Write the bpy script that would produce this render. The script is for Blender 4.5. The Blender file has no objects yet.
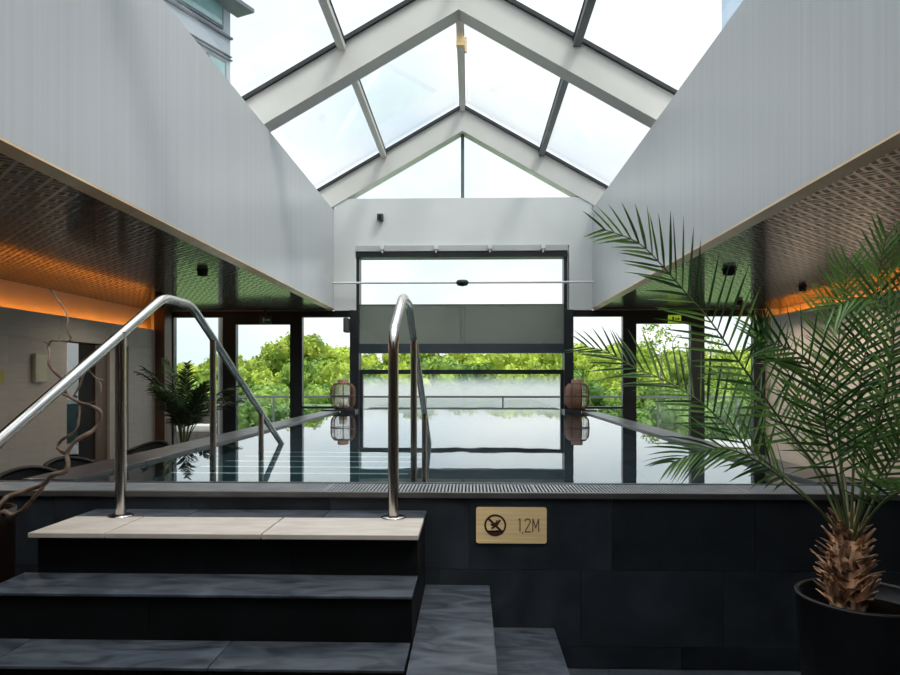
import bpy, bmesh, math, random
from mathutils import Vector, Matrix, Euler
PI = math.pi
sc = bpy.context.scene
COL = sc.collection

# ---------------------------------------------------------------- camera
CZ = 1.484
cam_d = bpy.data.cameras.new('camera'); cam = bpy.data.objects.new('camera', cam_d); COL.objects.link(cam)
cam_d.sensor_width = 36.0; cam_d.lens = 28.0; cam_d.shift_y = 0.045; cam_d.clip_end = 500
cam.location = (0, 0, CZ); cam.rotation_euler = (PI/2, 0, math.atan(20/700.0))
sc.camera = cam

# ---------------------------------------------------------------- world (cloudy sky)
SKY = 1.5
w = bpy.data.worlds.new('sky'); sc.world = w; w.use_nodes = True
nt = w.node_tree; N = nt.nodes; L = nt.links; N.clear()
out = N.new('ShaderNodeOutputWorld'); bg = N.new('ShaderNodeBackground'); bg.inputs['Strength'].default_value = SKY
tc = N.new('ShaderNodeTexCoord')
mp = N.new('ShaderNodeMapping'); mp.inputs['Scale'].default_value = (1, 1, 1.7); mp.inputs['Location'].default_value = (0.35, 0.1, 0.2)
no = N.new('ShaderNodeTexNoise'); no.inputs['Scale'].default_value = 2.6; no.inputs['Detail'].default_value = 7; no.inputs['Roughness'].default_value = .5
cr = N.new('ShaderNodeValToRGB')
cr.color_ramp.elements[0].position = .36; cr.color_ramp.elements[0].color = (.56, .64, .71, 1)
cr.color_ramp.elements[1].position = .60; cr.color_ramp.elements[1].color = (.80, .80, .80, 1)
e = cr.color_ramp.elements.new(.46); e.color = (.68, .72, .75, 1)
L.new(tc.outputs['Generated'], mp.inputs[0]); L.new(mp.outputs[0], no.inputs['Vector'])
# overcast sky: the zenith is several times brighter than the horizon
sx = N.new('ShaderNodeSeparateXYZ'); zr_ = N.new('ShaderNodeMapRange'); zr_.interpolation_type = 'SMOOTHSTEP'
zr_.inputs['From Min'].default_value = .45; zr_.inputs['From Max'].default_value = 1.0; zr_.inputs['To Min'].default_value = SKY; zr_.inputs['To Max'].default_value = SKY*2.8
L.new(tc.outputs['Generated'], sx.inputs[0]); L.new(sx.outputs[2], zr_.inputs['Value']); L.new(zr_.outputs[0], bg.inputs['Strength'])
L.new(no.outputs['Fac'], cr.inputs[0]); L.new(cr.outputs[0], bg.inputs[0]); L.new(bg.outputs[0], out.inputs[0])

# ---------------------------------------------------------------- sun (hazy, high, from the right)
sd = bpy.data.lights.new('sun', 'SUN'); sd.energy = 1.6; sd.angle = math.radians(14); sd.color = (1, .95, .86)
so = bpy.data.objects.new('sun', sd); COL.objects.link(so); so.location = (8, -4, 20)
so.rotation_euler = Vector((0.45, -0.45, 1.0)).to_track_quat('Z', 'Y').to_euler()

vs = sc.view_settings
vs.view_transform = 'Standard'; vs.look = 'None'; vs.exposure = 0.25; vs.gamma = 1; vs.use_curve_mapping = False
sc.cycles.transparent_max_bounces = 24; sc.cycles.max_bounces = 10; sc.cycles.diffuse_bounces = 5
sc.cycles.glossy_bounces = 5; sc.cycles.transmission_bounces = 8
sc.cycles.sample_clamp_indirect = 6

# ================================================================ materials
def mat(name):
    m = bpy.data.materials.new(name); m.use_nodes = True
    n = m.node_tree; b = n.nodes['Principled BSDF']
    return m, n.nodes, n.links, b
def setp(b, col=None, rough=None, metal=None, spec=None):
    if col is not None: b.inputs['Base Color'].default_value = (*col, 1)
    if rough is not None: b.inputs['Roughness'].default_value = rough
    if metal is not None: b.inputs['Metallic'].default_value = metal
    if spec is not None: b.inputs['Specular IOR Level'].default_value = spec
def noisy(name, c1, c2, scale=4, rough=.5, metal=0, spec=.5, detail=6, lo=.3, hi=.7, stretch=(1,1,1), bump=0, bscale=None, island=0, rvar=0, dist=0):
    """two-tone noise surface; island>0 adds a per-piece brightness variation"""
    m, n, l, b = mat(name); setp(b, None, rough, metal, spec)
    tc = n.new('ShaderNodeTexCoord'); mp = n.new('ShaderNodeMapping'); mp.inputs['Scale'].default_value = stretch
    l.new(tc.outputs['Object'], mp.inputs[0])
    vec = mp.outputs[0]
    if island:
        g = n.new('ShaderNodeNewGeometry'); ad = n.new('ShaderNodeVectorMath'); ad.operation = 'ADD'
        sc_ = n.new('ShaderNodeVectorMath'); sc_.operation = 'SCALE'; sc_.inputs['Scale'].default_value = 37.0
        cb = n.new('ShaderNodeCombineXYZ'); l.new(g.outputs['Random Per Island'], cb.inputs[0]); l.new(g.outputs['Random Per Island'], cb.inputs[1])
        l.new(cb.outputs[0], sc_.inputs[0]); l.new(vec, ad.inputs[0]); l.new(sc_.outputs[0], ad.inputs[1]); vec = ad.outputs[0]
    no = n.new('ShaderNodeTexNoise'); no.inputs['Scale'].default_value = scale; no.inputs['Detail'].default_value = detail; no.inputs['Distortion'].default_value = dist
    l.new(vec, no.inputs['Vector'])
    r = n.new('ShaderNodeValToRGB'); r.color_ramp.elements[0].position = lo; r.color_ramp.elements[1].position = hi
    r.color_ramp.elements[0].color = (*c1, 1); r.color_ramp.elements[1].color = (*c2, 1)
    l.new(no.outputs['Fac'], r.inputs[0])
    colo = r.outputs[0]
    if island:
        hs = n.new('ShaderNodeHueSaturation'); mr = n.new('ShaderNodeMapRange')
        mr.inputs['To Min'].default_value = 1-island; mr.inputs['To Max'].default_value = 1+island
        l.new(g.outputs['Random Per Island'], mr.inputs['Value']); l.new(mr.outputs[0], hs.inputs['Value']); l.new(colo, hs.inputs['Color']); colo = hs.outputs[0]
    l.new(colo, b.inputs['Base Color'])
    if rvar:
        mr2 = n.new('ShaderNodeMapRange'); mr2.inputs['To Min'].default_value = rough-rvar; mr2.inputs['To Max'].default_value = rough+rvar
        l.new(no.outputs['Fac'], mr2.inputs['Value']); l.new(mr2.outputs[0], b.inputs['Roughness'])
    if bump:
        n2 = n.new('ShaderNodeTexNoise'); n2.inputs['Scale'].default_value = bscale or scale*6; n2.inputs['Detail'].default_value = 4
        l.new(vec, n2.inputs['Vector'])
        bp = n.new('ShaderNodeBump'); bp.inputs['Strength'].default_value = bump; bp.inputs['Distance'].default_value = .01
        l.new(n2.outputs['Fac'], bp.inputs['Height']); l.new(bp.outputs[0], b.inputs['Normal'])
    return m
def glass(name, tint=(.96,.98,.97), ior=1.45, boost=1.0):
    m, n, l, b = mat(name); n.remove(b); o = n['Material Output']
    t = n.new('ShaderNodeBsdfTransparent'); t.inputs[0].default_value = (*tint, 1)
    g = n.new('ShaderNodeBsdfGlossy'); g.inputs['Roughness'].default_value = 0.0
    f = n.new('ShaderNodeLayerWeight'); f.inputs['Blend'].default_value = .5
    r0 = ((ior-1)/(ior+1))**2*boost
    pw = n.new('ShaderNodeMath'); pw.operation = 'POWER'; pw.inputs[1].default_value = 5
    ml = n.new('ShaderNodeMath'); ml.operation = 'MULTIPLY_ADD'; ml.inputs[1].default_value = 1-r0; ml.inputs[2].default_value = r0; ml.use_clamp = True
    mx = n.new('ShaderNodeMixShader'); l.new(f.outputs['Facing'], pw.inputs[0]); l.new(pw.outputs[0], ml.inputs[0]); l.new(ml.outputs[0], mx.inputs[0])
    l.new(t.outputs[0], mx.inputs[1]); l.new(g.outputs[0], mx.inputs[2]); l.new(mx.outputs[0], o.inputs['Surface'])
    return m
def emis(name, col, s):
    m, n, l, b = mat(name); setp(b, (0,0,0), .5)
    b.inputs['Emission Color'].default_value = (*col, 1); b.inputs['Emission Strength'].default_value = s
    return m
def leafmat(name, c1, c2, scale, trans=.35, rough=.5, spec=.4):
    m, n, l, b = mat(name); setp(b, None, rough, 0, spec); o = n['Material Output']
    g = n.new('ShaderNodeNewGeometry'); tc = n.new('ShaderNodeTexCoord'); oi = n.new('ShaderNodeObjectInfo')
    no = n.new('ShaderNodeTexNoise'); no.inputs['Scale'].default_value = scale; l.new(tc.outputs['Object'], no.inputs['Vector'])
    ad = n.new('ShaderNodeMath'); ad.operation = 'ADD'; l.new(no.outputs['Fac'], ad.inputs[0])
    m1 = n.new('ShaderNodeMath'); m1.operation = 'MULTIPLY_ADD'; m1.inputs[1].default_value = .5; m1.inputs[2].default_value = -.25
    l.new(g.outputs['Random Per Island'], m1.inputs[0]); l.new(m1.outputs[0], ad.inputs[1])
    m2 = n.new('ShaderNodeMath'); m2.operation = 'MULTIPLY_ADD'; m2.inputs[1].default_value = .4; m2.inputs[2].default_value = -.2
    l.new(oi.outputs['Random'], m2.inputs[0]); a2 = n.new('ShaderNodeMath'); l.new(ad.outputs[0], a2.inputs[0]); l.new(m2.outputs[0], a2.inputs[1])
    r = n.new('ShaderNodeValToRGB'); r.color_ramp.elements[0].position = .25; r.color_ramp.elements[1].position = .75
    r.color_ramp.elements[0].color = (*c1, 1); r.color_ramp.elements[1].color = (*c2, 1); l.new(a2.outputs[0], r.inputs[0])
    l.new(r.outputs[0], b.inputs['Base Color'])
    tr = n.new('ShaderNodeBsdfTranslucent'); l.new(r.outputs[0], tr.inputs[0])
    mx = n.new('ShaderNodeMixShader'); mx.inputs[0].default_value = trans
    l.new(b.outputs[0], mx.inputs[1]); l.new(tr.outputs[0], mx.inputs[2]); l.new(mx.outputs[0], o.inputs['Surface'])
    return m

M = {}
M['slate_wall'] = noisy('slate_wall', (.005,.007,.010), (.030,.035,.042), 2.6, .42, spec=.4, lo=.25, hi=.8, island=.3, bump=.15, bscale=14, dist=1.2)
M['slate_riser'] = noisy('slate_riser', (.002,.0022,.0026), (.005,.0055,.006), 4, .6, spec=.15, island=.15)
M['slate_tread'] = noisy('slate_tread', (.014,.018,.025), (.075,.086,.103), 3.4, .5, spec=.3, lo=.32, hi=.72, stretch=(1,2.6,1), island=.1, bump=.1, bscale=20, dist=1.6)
M['slate_floor'] = noisy('slate_floor', (.03,.036,.044), (.09,.1,.112), 2.2, .5, spec=.3, island=.12, dist=1.4)
M['slate_coping'] = noisy('slate_coping', (.012,.013,.016), (.034,.036,.041), 5, .36, spec=.5, island=.1)
M['grout'] = noisy('grout', (.035,.04,.045), (.05,.055,.06), 20, .9)
M['stone'] = noisy('beige_stone', (.42,.36,.31), (.53,.47,.42), 7, .45, spec=.4, lo=.35, hi=.7, stretch=(1,3,1), island=.05)
M['basin'] = noisy('basin_tile', (.012,.04,.05), (.03,.075,.088), 3, .5, island=.15)
M['nosing'] = noisy('step_nosing', (.6,.66,.64), (.75,.8,.78), 8, .4)
M['steel'] = noisy('brushed_steel', (.50,.47,.43), (.64,.61,.57), 6, .17, metal=1, stretch=(1,1,.2), rvar=.05)
M['grate'] = noisy('grate_plastic', (.17,.18,.19), (.26,.27,.28), 8, .4)
M['alu'] = noisy('channel_aluminium', (.10,.095,.088), (.15,.145,.135), 5, .38, metal=.6)
M['black'] = noisy('black_void', (.004,.004,.005), (.007,.007,.008), 5, .8)
M['brass'] = noisy('brass_plate', (.78,.53,.25), (.95,.70,.38), 3, .4, metal=.1, stretch=(.6,1,18), lo=.3, hi=.7)
M['engrave'] = noisy('engraved_brown', (.035,.012,.006), (.05,.018,.01), 10, .5)
M['engrave2'] = noisy('engraved_thin', (.15,.085,.035), (.19,.11,.05), 10, .5)
M['white'] = noisy('white_paint', (.66,.67,.65), (.71,.72,.70), 1.2, .5, spec=.3)
M['rafter'] = noisy('cream_steel_paint', (.62,.605,.56), (.68,.665,.62), 1.5, .38, spec=.4)
M['gasket'] = noisy('gasket', (.015,.02,.022), (.03,.035,.04), 5, .6)
M['frame'] = noisy('anthracite_aluminium', (.012,.015,.017), (.022,.026,.03), 4, .35, spec=.4)
M['frame2'] = noisy('grey_aluminium', (.10,.115,.12), (.13,.145,.15), 4, .4)
M['wall_l'] = noisy('grey_render_tile', (.50,.46,.40), (.56,.52,.46), 5, .6, stretch=(1,.5,6), island=.06)
M['wall_r'] = noisy('beige_render_tile', (.62,.53,.45), (.70,.61,.53), 3, .5, stretch=(1,.5,4), island=.05)
M['cove'] = noisy('cove_plaster', (.5,.4,.32), (.56,.45,.36), 4, .7)
M['rear'] = noisy('dark_timber', (.03,.02,.014), (.06,.042,.03), 4, .6, stretch=(6,6,.6))
M['wood'] = noisy('brown_timber', (.09,.045,.025), (.16,.085,.05), 5, .45, stretch=(6,6,.5))
M['strip'] = noisy('polished_bronze_edge', (.74,.50,.28), (.88,.68,.44), 1.6, .3, metal=.1, stretch=(1,1.2,1), lo=.4, hi=.6)
M['led'] = emis('amber_led', (1, .36, .05), 10)
M['led_r'] = emis('amber_led_right', (1, .34, .04), 11)
M['exit'] = noisy('exit_green', (.02,.09,.045), (.03,.12,.06), 4, .4)
M['exit_y'] = emis('exit_yellow_green', (.30,.42,.02), .6)
M['roofglass'] = glass('roof_glass', (.955,.97,.975), 1.45, .9)
M['glass'] = glass('window_glass', (.95,.975,.965), 1.45, .9)
M['mirror'] = glass('dark_reflective_glass', (.08,.09,.09), 2.6, 1.6)
M['rattan'] = noisy('rattan', (.17,.08,.05), (.30,.16,.10), 30, .6)
M['rattan_d'] = noisy('dark_rattan', (.05,.03,.025), (.09,.05,.04), 30, .6)
M['candle'] = noisy('wax', (.7,.68,.6), (.8,.78,.7), 5, .5)
M['pot'] = noisy('black_pot', (.003,.003,.0033), (.006,.006,.0065), 20, .38, spec=.3, bump=.1)
M['pot_b'] = noisy('brown_glazed_vase', (.006,.003,.0022), (.014,.007,.005), 6, .35, spec=.3)
M['soil'] = noisy('soil', (.004,.003,.0025), (.011,.008,.006), 40, .95, spec=0, bump=.8)
M['bark'] = noisy('palm_bark', (.09,.04,.02), (.66,.37,.21), 34, .7, stretch=(1,1,.4), lo=.36, hi=.62, island=.5, bump=.3)
M['branch'] = noisy('dry_branch', (.10,.065,.045), (.26,.18,.125), 14, .8, stretch=(1,1,.6), bump=.5, bscale=60)
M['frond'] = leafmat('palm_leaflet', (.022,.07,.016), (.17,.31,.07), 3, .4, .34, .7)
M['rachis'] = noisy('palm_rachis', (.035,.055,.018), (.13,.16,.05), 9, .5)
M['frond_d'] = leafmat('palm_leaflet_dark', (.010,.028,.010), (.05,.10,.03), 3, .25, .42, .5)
M['tree_y'] = leafmat('tree_leaf_bright', (.13,.21,.018), (.56,.66,.10), .8, .3, .6, .25)
M['tree_g'] = leafmat('tree_leaf_green', (.06,.14,.02), (.33,.47,.09), .8, .3, .6, .25)
M['hedge'] = leafmat('hedge_leaf', (.04,.10,.015), (.22,.36,.07), 1.2, .2, .6, .25)
M['trunk'] = noisy('tree_bark', (.10,.08,.06), (.24,.20,.15), 6, .9)
M['grass'] = noisy('meadow', (.06,.12,.03), (.16,.26,.07), .8, .9)
M['terrace'] = noisy('terrace_paving', (.30,.29,.28), (.40,.39,.38), 2, .7)
M['chair'] = noisy('black_wicker', (.006,.006,.007), (.014,.014,.016), 30, .5)
M['wicker'] = noisy('outdoor_wicker', (.05,.04,.035), (.10,.085,.07), 40, .8)
M['cushion'] = noisy('pale_cushion', (.42,.40,.36), (.5,.48,.44), 8, .9)
M['sconce'] = noisy('opal_glass_sconce', (.55,.54,.38), (.62,.6,.44), 2, .3)
M['yellow'] = noisy('yellow_plaque', (.5,.44,.06), (.6,.52,.1), 6, .5)
M['conc'] = noisy('pale_concrete', (.42,.42,.41), (.52,.52,.51), 3, .8)
M['clad'] = noisy('grey_cladding', (.36,.40,.44), (.44,.48,.52), 1.5, .4, stretch=(1,1,.5))
M['clad_d'] = noisy('dark_cladding', (.10,.12,.14), (.16,.18,.2), 1.5, .5)
M['winglass'] = noisy('teal_window', (.12,.28,.30), (.34,.50,.50), 1.5, .08, spec=1)
M['clad_b'] = noisy('pale_blue_cladding', (.42,.52,.66), (.5,.6,.74), 1.5, .5)
M['speaker'] = noisy('dark_grey_plastic', (.06,.06,.06), (.09,.09,.09), 8, .5)
M['shutter'] = None

# bulkhead panel: satin metallic paint with vertical brush streaks
def bulkhead_mat():
    m, n, l, b = mat('satin_panel_paint'); setp(b, None, .33, .12, .5)
    tc = n.new('ShaderNodeTexCoord'); mp = n.new('ShaderNodeMapping'); mp.inputs['Scale'].default_value = (1, 11, .06)
    l.new(tc.outputs['Object'], mp.inputs[0])
    no = n.new('ShaderNodeTexNoise'); no.inputs['Scale'].default_value = 2.2; no.inputs['Detail'].default_value = 8; no.inputs['Roughness'].default_value = .65
    l.new(mp.outputs[0], no.inputs['Vector'])
    r = n.new('ShaderNodeValToRGB'); r.color_ramp.elements[0].position = .25; r.color_ramp.elements[1].position = .7
    r.color_ramp.elements[0].color = (.49,.50,.515,1); r.color_ramp.elements[1].color = (.56,.57,.585,1)
    l.new(no.outputs['Fac'], r.inputs[0]); l.new(r.outputs[0], b.inputs['Base Color'])
    mr = n.new('ShaderNodeMapRange'); mr.inputs['To Min'].default_value = .42; mr.inputs['To Max'].default_value = .28
    l.new(no.outputs['Fac'], mr.inputs['Value']); l.new(mr.outputs[0], b.inputs['Roughness'])
    return m
M['panel'] = bulkhead_mat()

# soffit: dark bronze fretwork, interlocking lattice around dark recesses, lightly polished
def soffit_mat():
    m, n, l, b = mat('bronze_fretwork'); setp(b, None, .16, .25, .9)
    tc = n.new('ShaderNodeTexCoord'); sx = n.new('ShaderNodeSeparateXYZ'); l.new(tc.outputs['Object'], sx.inputs[0])
    def math_(op, a, bb=None, cc=None):
        q = n.new('ShaderNodeMath'); q.operation = op
        for i, v in enumerate((a, bb, cc)):
            if v is None: continue
            if isinstance(v, (int, float)): q.inputs[i].default_value = v
            else: l.new(v, q.inputs[i])
        return q.outputs[0]
    X, Y = sx.outputs[0], sx.outputs[1]
    P = 1/.165
    u = math_('MULTIPLY', math_('ADD', X, Y), P)
    v = math_('MULTIPLY', math_('SUBTRACT', X, Y), P)
    fu = math_('FRACT', u); fv = math_('FRACT', v)
    par = math_('FRACT', math_('MULTIPLY', math_('ADD', math_('FLOOR', u), math_('FLOOR', v)), .5))   # 0 or .5: alternate cells
    odd = math_('GREATER_THAN', math_('ABSOLUTE', math_('SUBTRACT', par, .5)), .25)
    la = math_('LESS_THAN', fu, .20); lb = math_('LESS_THAN', fv, .20)
    mid_a = math_('MULTIPLY', math_('LESS_THAN', math_('ABSOLUTE', math_('SUBTRACT', fu, .60)), .09), odd)
    mid_b = math_('MULTIPLY', math_('LESS_THAN', math_('ABSOLUTE', math_('SUBTRACT', fv, .60)), .09), math_('SUBTRACT', 1.0, odd))
    bar = math_('MAXIMUM', math_('MAXIMUM', la, lb), math_('MAXIMUM', mid_a, mid_b))
    r = n.new('ShaderNodeMix'); r.data_type = 'RGBA'
    l.new(bar, r.inputs['Factor']); r.inputs['A'].default_value = (.006,.005,.004,1); r.inputs['B'].default_value = (.11,.088,.068,1)
    l.new(r.outputs['Result'], b.inputs['Base Color'])
    mr = n.new('ShaderNodeMapRange'); mr.inputs['To Min'].default_value = .15; mr.inputs['To Max'].default_value = 1.0
    l.new(bar, mr.inputs['Value']); l.new(mr.outputs[0], b.inputs['Specular IOR Level'])
    mr = n.new('ShaderNodeMapRange'); mr.inputs['To Min'].default_value = .35; mr.inputs['To Max'].default_value = .10
    l.new(bar, mr.inputs['Value']); l.new(mr.outputs[0], b.inputs['Roughness'])
    return m
M['soffit'] = soffit_mat()

def water_mat():
    m, n, l, b = mat('pool_water'); n.remove(b); o = n['Material Output']
    rf = n.new('ShaderNodeBsdfRefraction'); rf.inputs['IOR'].default_value = 1.33; rf.inputs['Roughness'].default_value = 0; rf.inputs['Color'].default_value = (.80,.93,.95,1)
    g = n.new('ShaderNodeBsdfGlossy'); g.inputs['Roughness'].default_value = 0.012; g.inputs['Color'].default_value = (.97,.985,1,1)
    f = n.new('ShaderNodeFresnel'); f.inputs['IOR'].default_value = 1.5
    mx = n.new('ShaderNodeMixShader'); l.new(f.outputs[0], mx.inputs[0]); l.new(rf.outputs[0], mx.inputs[1]); l.new(g.outputs[0], mx.inputs[2])
    tc = n.new('ShaderNodeTexCoord'); mp = n.new('ShaderNodeMapping'); mp.inputs['Scale'].default_value = (1, .6, 1)
    no = n.new('ShaderNodeTexNoise'); no.inputs['Scale'].default_value = 3.0; no.inputs['Detail'].default_value = 2
    l.new(tc.outputs['Object'], mp.inputs[0]); l.new(mp.outputs[0], no.inputs['Vector'])
    bp = n.new('ShaderNodeBump'); bp.inputs['Strength'].default_value = .035; bp.inputs['Distance'].default_value = .02
    l.new(no.outputs['Fac'], bp.inputs['Height'])
    for s in (rf, g, f): l.new(bp.outputs[0], s.inputs['Normal'])
    l.new(mx.outputs[0], o.inputs['Surface'])
    return m
M['water'] = water_mat()
def frosted():
    m, n, l, b = mat('frosted_panel'); o = n['Material Output']
    setp(b, (.26,.29,.25), .35, 0, .4)
    t = n.new('ShaderNodeBsdfTranslucent'); t.inputs[0].default_value = (.34,.38,.34,1)
    mx = n.new('ShaderNodeMixShader'); mx.inputs[0].default_value = .4
    l.new(b.outputs[0], mx.inputs[1]); l.new(t.outputs[0], mx.inputs[2]); l.new(mx.outputs[0], o.inputs['Surface'])
    return m
M['shutter'] = frosted()
def mist_mat():
    m, n, l, b = mat('steam'); n.remove(b); o = n['Material Output']
    v = n.new('ShaderNodeVolumeScatter'); v.inputs['Color'].default_value = (.90,.98,1,1)
    tc = n.new('ShaderNodeTexCoord'); sx = n.new('ShaderNodeSeparateXYZ'); l.new(tc.outputs['Object'], sx.inputs[0])
    mr = n.new('ShaderNodeMapRange'); mr.interpolation_type = 'SMOOTHSTEP'; mr.inputs['From Min'].default_value = 1.62; mr.inputs['From Max'].default_value = .85
    mr.inputs['To Min'].default_value = 0; mr.inputs['To Max'].default_value = .42; l.new(sx.outputs[2], mr.inputs['Value']); l.new(mr.outputs[0], v.inputs['Density'])
    l.new(v.outputs[0], o.inputs['Volume']); return m
M['mist'] = mist_mat()

# ================================================================ mesh helpers
class MB:
    def __init__(s): s.v = []; s.f = []; s.mi = []; s.sm = []
    def add(s, vs, fs, mi=0, smooth=False):
        b = len(s.v); s.v += [tuple(p) for p in vs]
        for f in fs: s.f.append(tuple(i+b for i in f)); s.mi.append(mi); s.sm.append(smooth)
    def box(s, x0, x1, y0, y1, z0, z1, mi=0, bev=0):
        if bev:
            bm = bmesh.new(); bmesh.ops.create_cube(bm, size=1)
            for v in bm.verts: v.co = Vector(((x0+x1)/2+v.co.x*(x1-x0), (y0+y1)/2+v.co.y*(y1-y0), (z0+z1)/2+v.co.z*(z1-z0)))
            bmesh.ops.bevel(bm, geom=bm.edges[:], offset=bev, segments=2, affect='EDGES', profile=.6)
            bm.verts.index_update()
            s.add([v.co for v in bm.verts], [[v.index for v in f.verts] for f in bm.faces], mi); bm.free(); return s
        s.add([(x0,y0,z0),(x1,y0,z0),(x1,y1,z0),(x0,y1,z0),(x0,y0,z1),(x1,y0,z1),(x1,y1,z1),(x0,y1,z1)],
              [(0,3,2,1),(4,5,6,7),(0,1,5,4),(1,2,6,5),(2,3,7,6),(3,0,4,7)], mi); return s
    def prism(s, poly, axis, a, b, mi=0):
        """poly: 2-D outline; axis 'y': poly in xz, 'x': poly in yz, 'z': poly in xy"""
        def P(p, t): return {'y': (p[0], t, p[1]), 'x': (t, p[0], p[1]), 'z': (p[0], p[1], t)}[axis]
        n = len(poly); vs = [P(p, a) for p in poly]+[P(p, b) for p in poly]
        fs = [tuple(range(n))[::-1], tuple(range(n, 2*n))]+[(i, (i+1) % n, n+(i+1) % n, n+i) for i in range(n)]
        s.add(vs, fs, mi); return s
    def tube(s, pts, r, seg=12, mi=0, cap=True, closed=False):
        pts = [Vector(p) for p in pts]; n = len(pts)
        rr = r if isinstance(r, (list, tuple)) else [r]*n
        vs = []; prev = None
        for i, p in enumerate(pts):
            a = pts[i-1] if (i > 0 or closed) else p; c = pts[(i+1) % n] if (i < n-1 or closed) else p
            t = (c-a).normalized()
            if prev is None:
                up = Vector((0,0,1)) if abs(t.z) < .9 else Vector((1,0,0))
                u = t.cross(up).normalized()
            else: u = (prev - t*prev.dot(t)).normalized()
            prev = u; q = t.cross(u)
            k = 1.0
            if 0 < i < n-1 or closed:
                d = (pts[i]-a).normalized().dot(t); k = 1/max(.6, d)
            for j in range(seg):
                an = 2*PI*j/seg; vs.append(p+(u*math.cos(an)+q*math.sin(an))*rr[i]*(1 if k < 1.001 else 1))
        fs = []
        m = n if closed else n-1
        for i in range(m):
            for j in range(seg):
                a_ = i*seg+j; b_ = i*seg+(j+1) % seg; c_ = ((i+1) % n)*seg+(j+1) % seg; d_ = ((i+1) % n)*seg+j
                fs.append((a_, b_, c_, d_))
        s.add(vs, fs, mi, True)
        if cap and not closed:
            s.add(vs[:seg], [tuple(range(seg))[::-1]], mi); s.add(vs[-seg:], [tuple(range(seg))], mi)
        return s
    def lathe(s, prof, c=(0,0,0), seg=40, mi=0, smooth=True):
        vs = []; fs = []
        for r, z in prof:
            for j in range(seg):
                a = 2*PI*j/seg; vs.append((c[0]+r*math.cos(a), c[1]+r*math.sin(a), c[2]+z))
        for i in range(len(prof)-1):
            for j in range(seg):
                fs.append((i*seg+j, i*seg+(j+1) % seg, (i+1)*seg+(j+1) % seg, (i+1)*seg+j))
        s.add(vs, fs, mi, smooth); return s
    def build(s, name, mats, parent=None, origin=None):
        me = bpy.data.meshes.new(name)
        o_ = Vector(origin) if origin is not None else Vector((0,0,0))
        me.from_pydata([tuple(Vector(p)-o_) for p in s.v], [], s.f)
        for m in (mats if isinstance(mats, (list, tuple)) else [mats]): me.materials.append(m)
        me.polygons.foreach_set('material_index', s.mi); me.polygons.foreach_set('use_smooth', s.sm); me.update()
        bm = bmesh.new(); bm.from_mesh(me); bmesh.ops.recalc_face_normals(bm, faces=bm.faces[:]) if len(s.f) < 3000 else None; bm.to_mesh(me); bm.free()
        o = bpy.data.objects.new(name, me); COL.objects.link(o)
        if parent is not None: o.parent = parent
        if origin is not None: o.location = o_
        return o
def tag(o, label, cat, group=None, kind=None):
    if label: o['label'] = label
    if cat: o['category'] = cat
    if group: o['group'] = group
    if kind: o['kind'] = kind
    return o
def struct(o, label=None, cat=None):
    o['kind'] = 'structure'
    if label: o['label'] = label
    if cat: o['category'] = cat
    return o
def empty(name, label=None, cat=None, loc=(0,0,0), rz=0, group=None):
    o = bpy.data.objects.new(name, None); COL.objects.link(o); o.location = loc; o.rotation_euler = (0,0,rz); o.empty_display_size = .1
    tag(o, label, cat, group); return o
def copy_tree(o, parent=None):
    c = o.copy(); COL.objects.link(c)
    if parent is not None: c.parent = parent
    for ch in list(o.children): copy_tree(ch, c)
    return c
def box(*a, **k): return MB().box(*a, **k)
def smooth_path(pts, n=6):
    P = [Vector(p) for p in pts]; res = []
    for i in range(len(P)-1):
        p0 = P[max(i-1,0)]; p1 = P[i]; p2 = P[i+1]; p3 = P[min(i+2, len(P)-1)]
        for k in range(n):
            t = k/n
            res.append(.5*((2*p1)+(p2-p0)*t+(2*p0-5*p1+4*p2-p3)*t*t+(3*p1-p0-3*p2+p3)*t**3))
    res.append(P[-1]); return res
def tiles(mb, axis, at, depth, u0, u1, v0, v1, tw, th, uoff=0, gap=.003, stagger=0):
    """cover a rectangle with separate tiles; axis 'y-': upright facing the camera, 'z+': lying"""
    v = v0; row = 0
    while v < v1-1e-4:
        ve = min(v+th, v1); u = u0-((uoff+row*stagger) % tw)
        while u < u1-1e-4:
            a, b = max(u, u0), min(u+tw, u1)
            if b-a > .01:
                if axis == 'y-': mb.box(a+gap/2, b-gap/2, at-depth, at, v+gap/2, ve-gap/2)
                elif axis == 'z+': mb.box(a+gap/2, b-gap/2, v+gap/2, ve-gap/2, at-depth, at)
                elif axis == 'x': mb.box(at, at+depth, a+gap/2, b-gap/2, v+gap/2, ve-gap/2)
            u += tw
        v = ve; row += 1

YF = 12.7                       # plane of the far glazing
XL, XR = -2.45, 2.18            # inner faces of the two upper bulkheads
XC = (XL+XR)/2
WL, WR = -5.60, 5.27            # side walls
YB = -3.2                       # rear wall
WZ = .884                       # water level

# ================================================================ shell
f = box(WL-.4, WR+.4, YB, 13.0, -.25, -.012)
fo = MB(); tiles(fo, 'z+', 0.0, .012, WL-.3, WR+.3, YB, YF, 1.2, .6, stagger=.6)
fo.box(WL-.4, WR+.4, YB, YF+.2, -.25, -.011, mi=1)
struct(fo.build('floor', [M['slate_floor'], M['grout']]), 'dark slate tiled floor around the raised pool', 'floor')
# bulkheads with their polished edge
for side, x0, x1 in (('left', XL-.085, XL), ('right', XR, XR+.085)):
    b = MB().box(x0, x1, YB, YF, 2.745, 4.50)
    struct(b.build('wall_upper_'+side, M['panel']), 'pale grey satin upper wall panel on the %s below the glass roof' % side, 'wall')
    t = MB(); y = YB; random.seed(4)
    xi, xo = (x1, x0) if side == 'left' else (x0, x1)
    t.prism([(xi, 2.744), (xi, 2.728), (xo, 2.70), (xo, 2.744)], 'y', YB, YF)
    struct(t.build('trim_1' if side == 'left' else 'trim_2', M['strip']), 'polished bronze edge under the %s upper wall' % side, 'trim')
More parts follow.
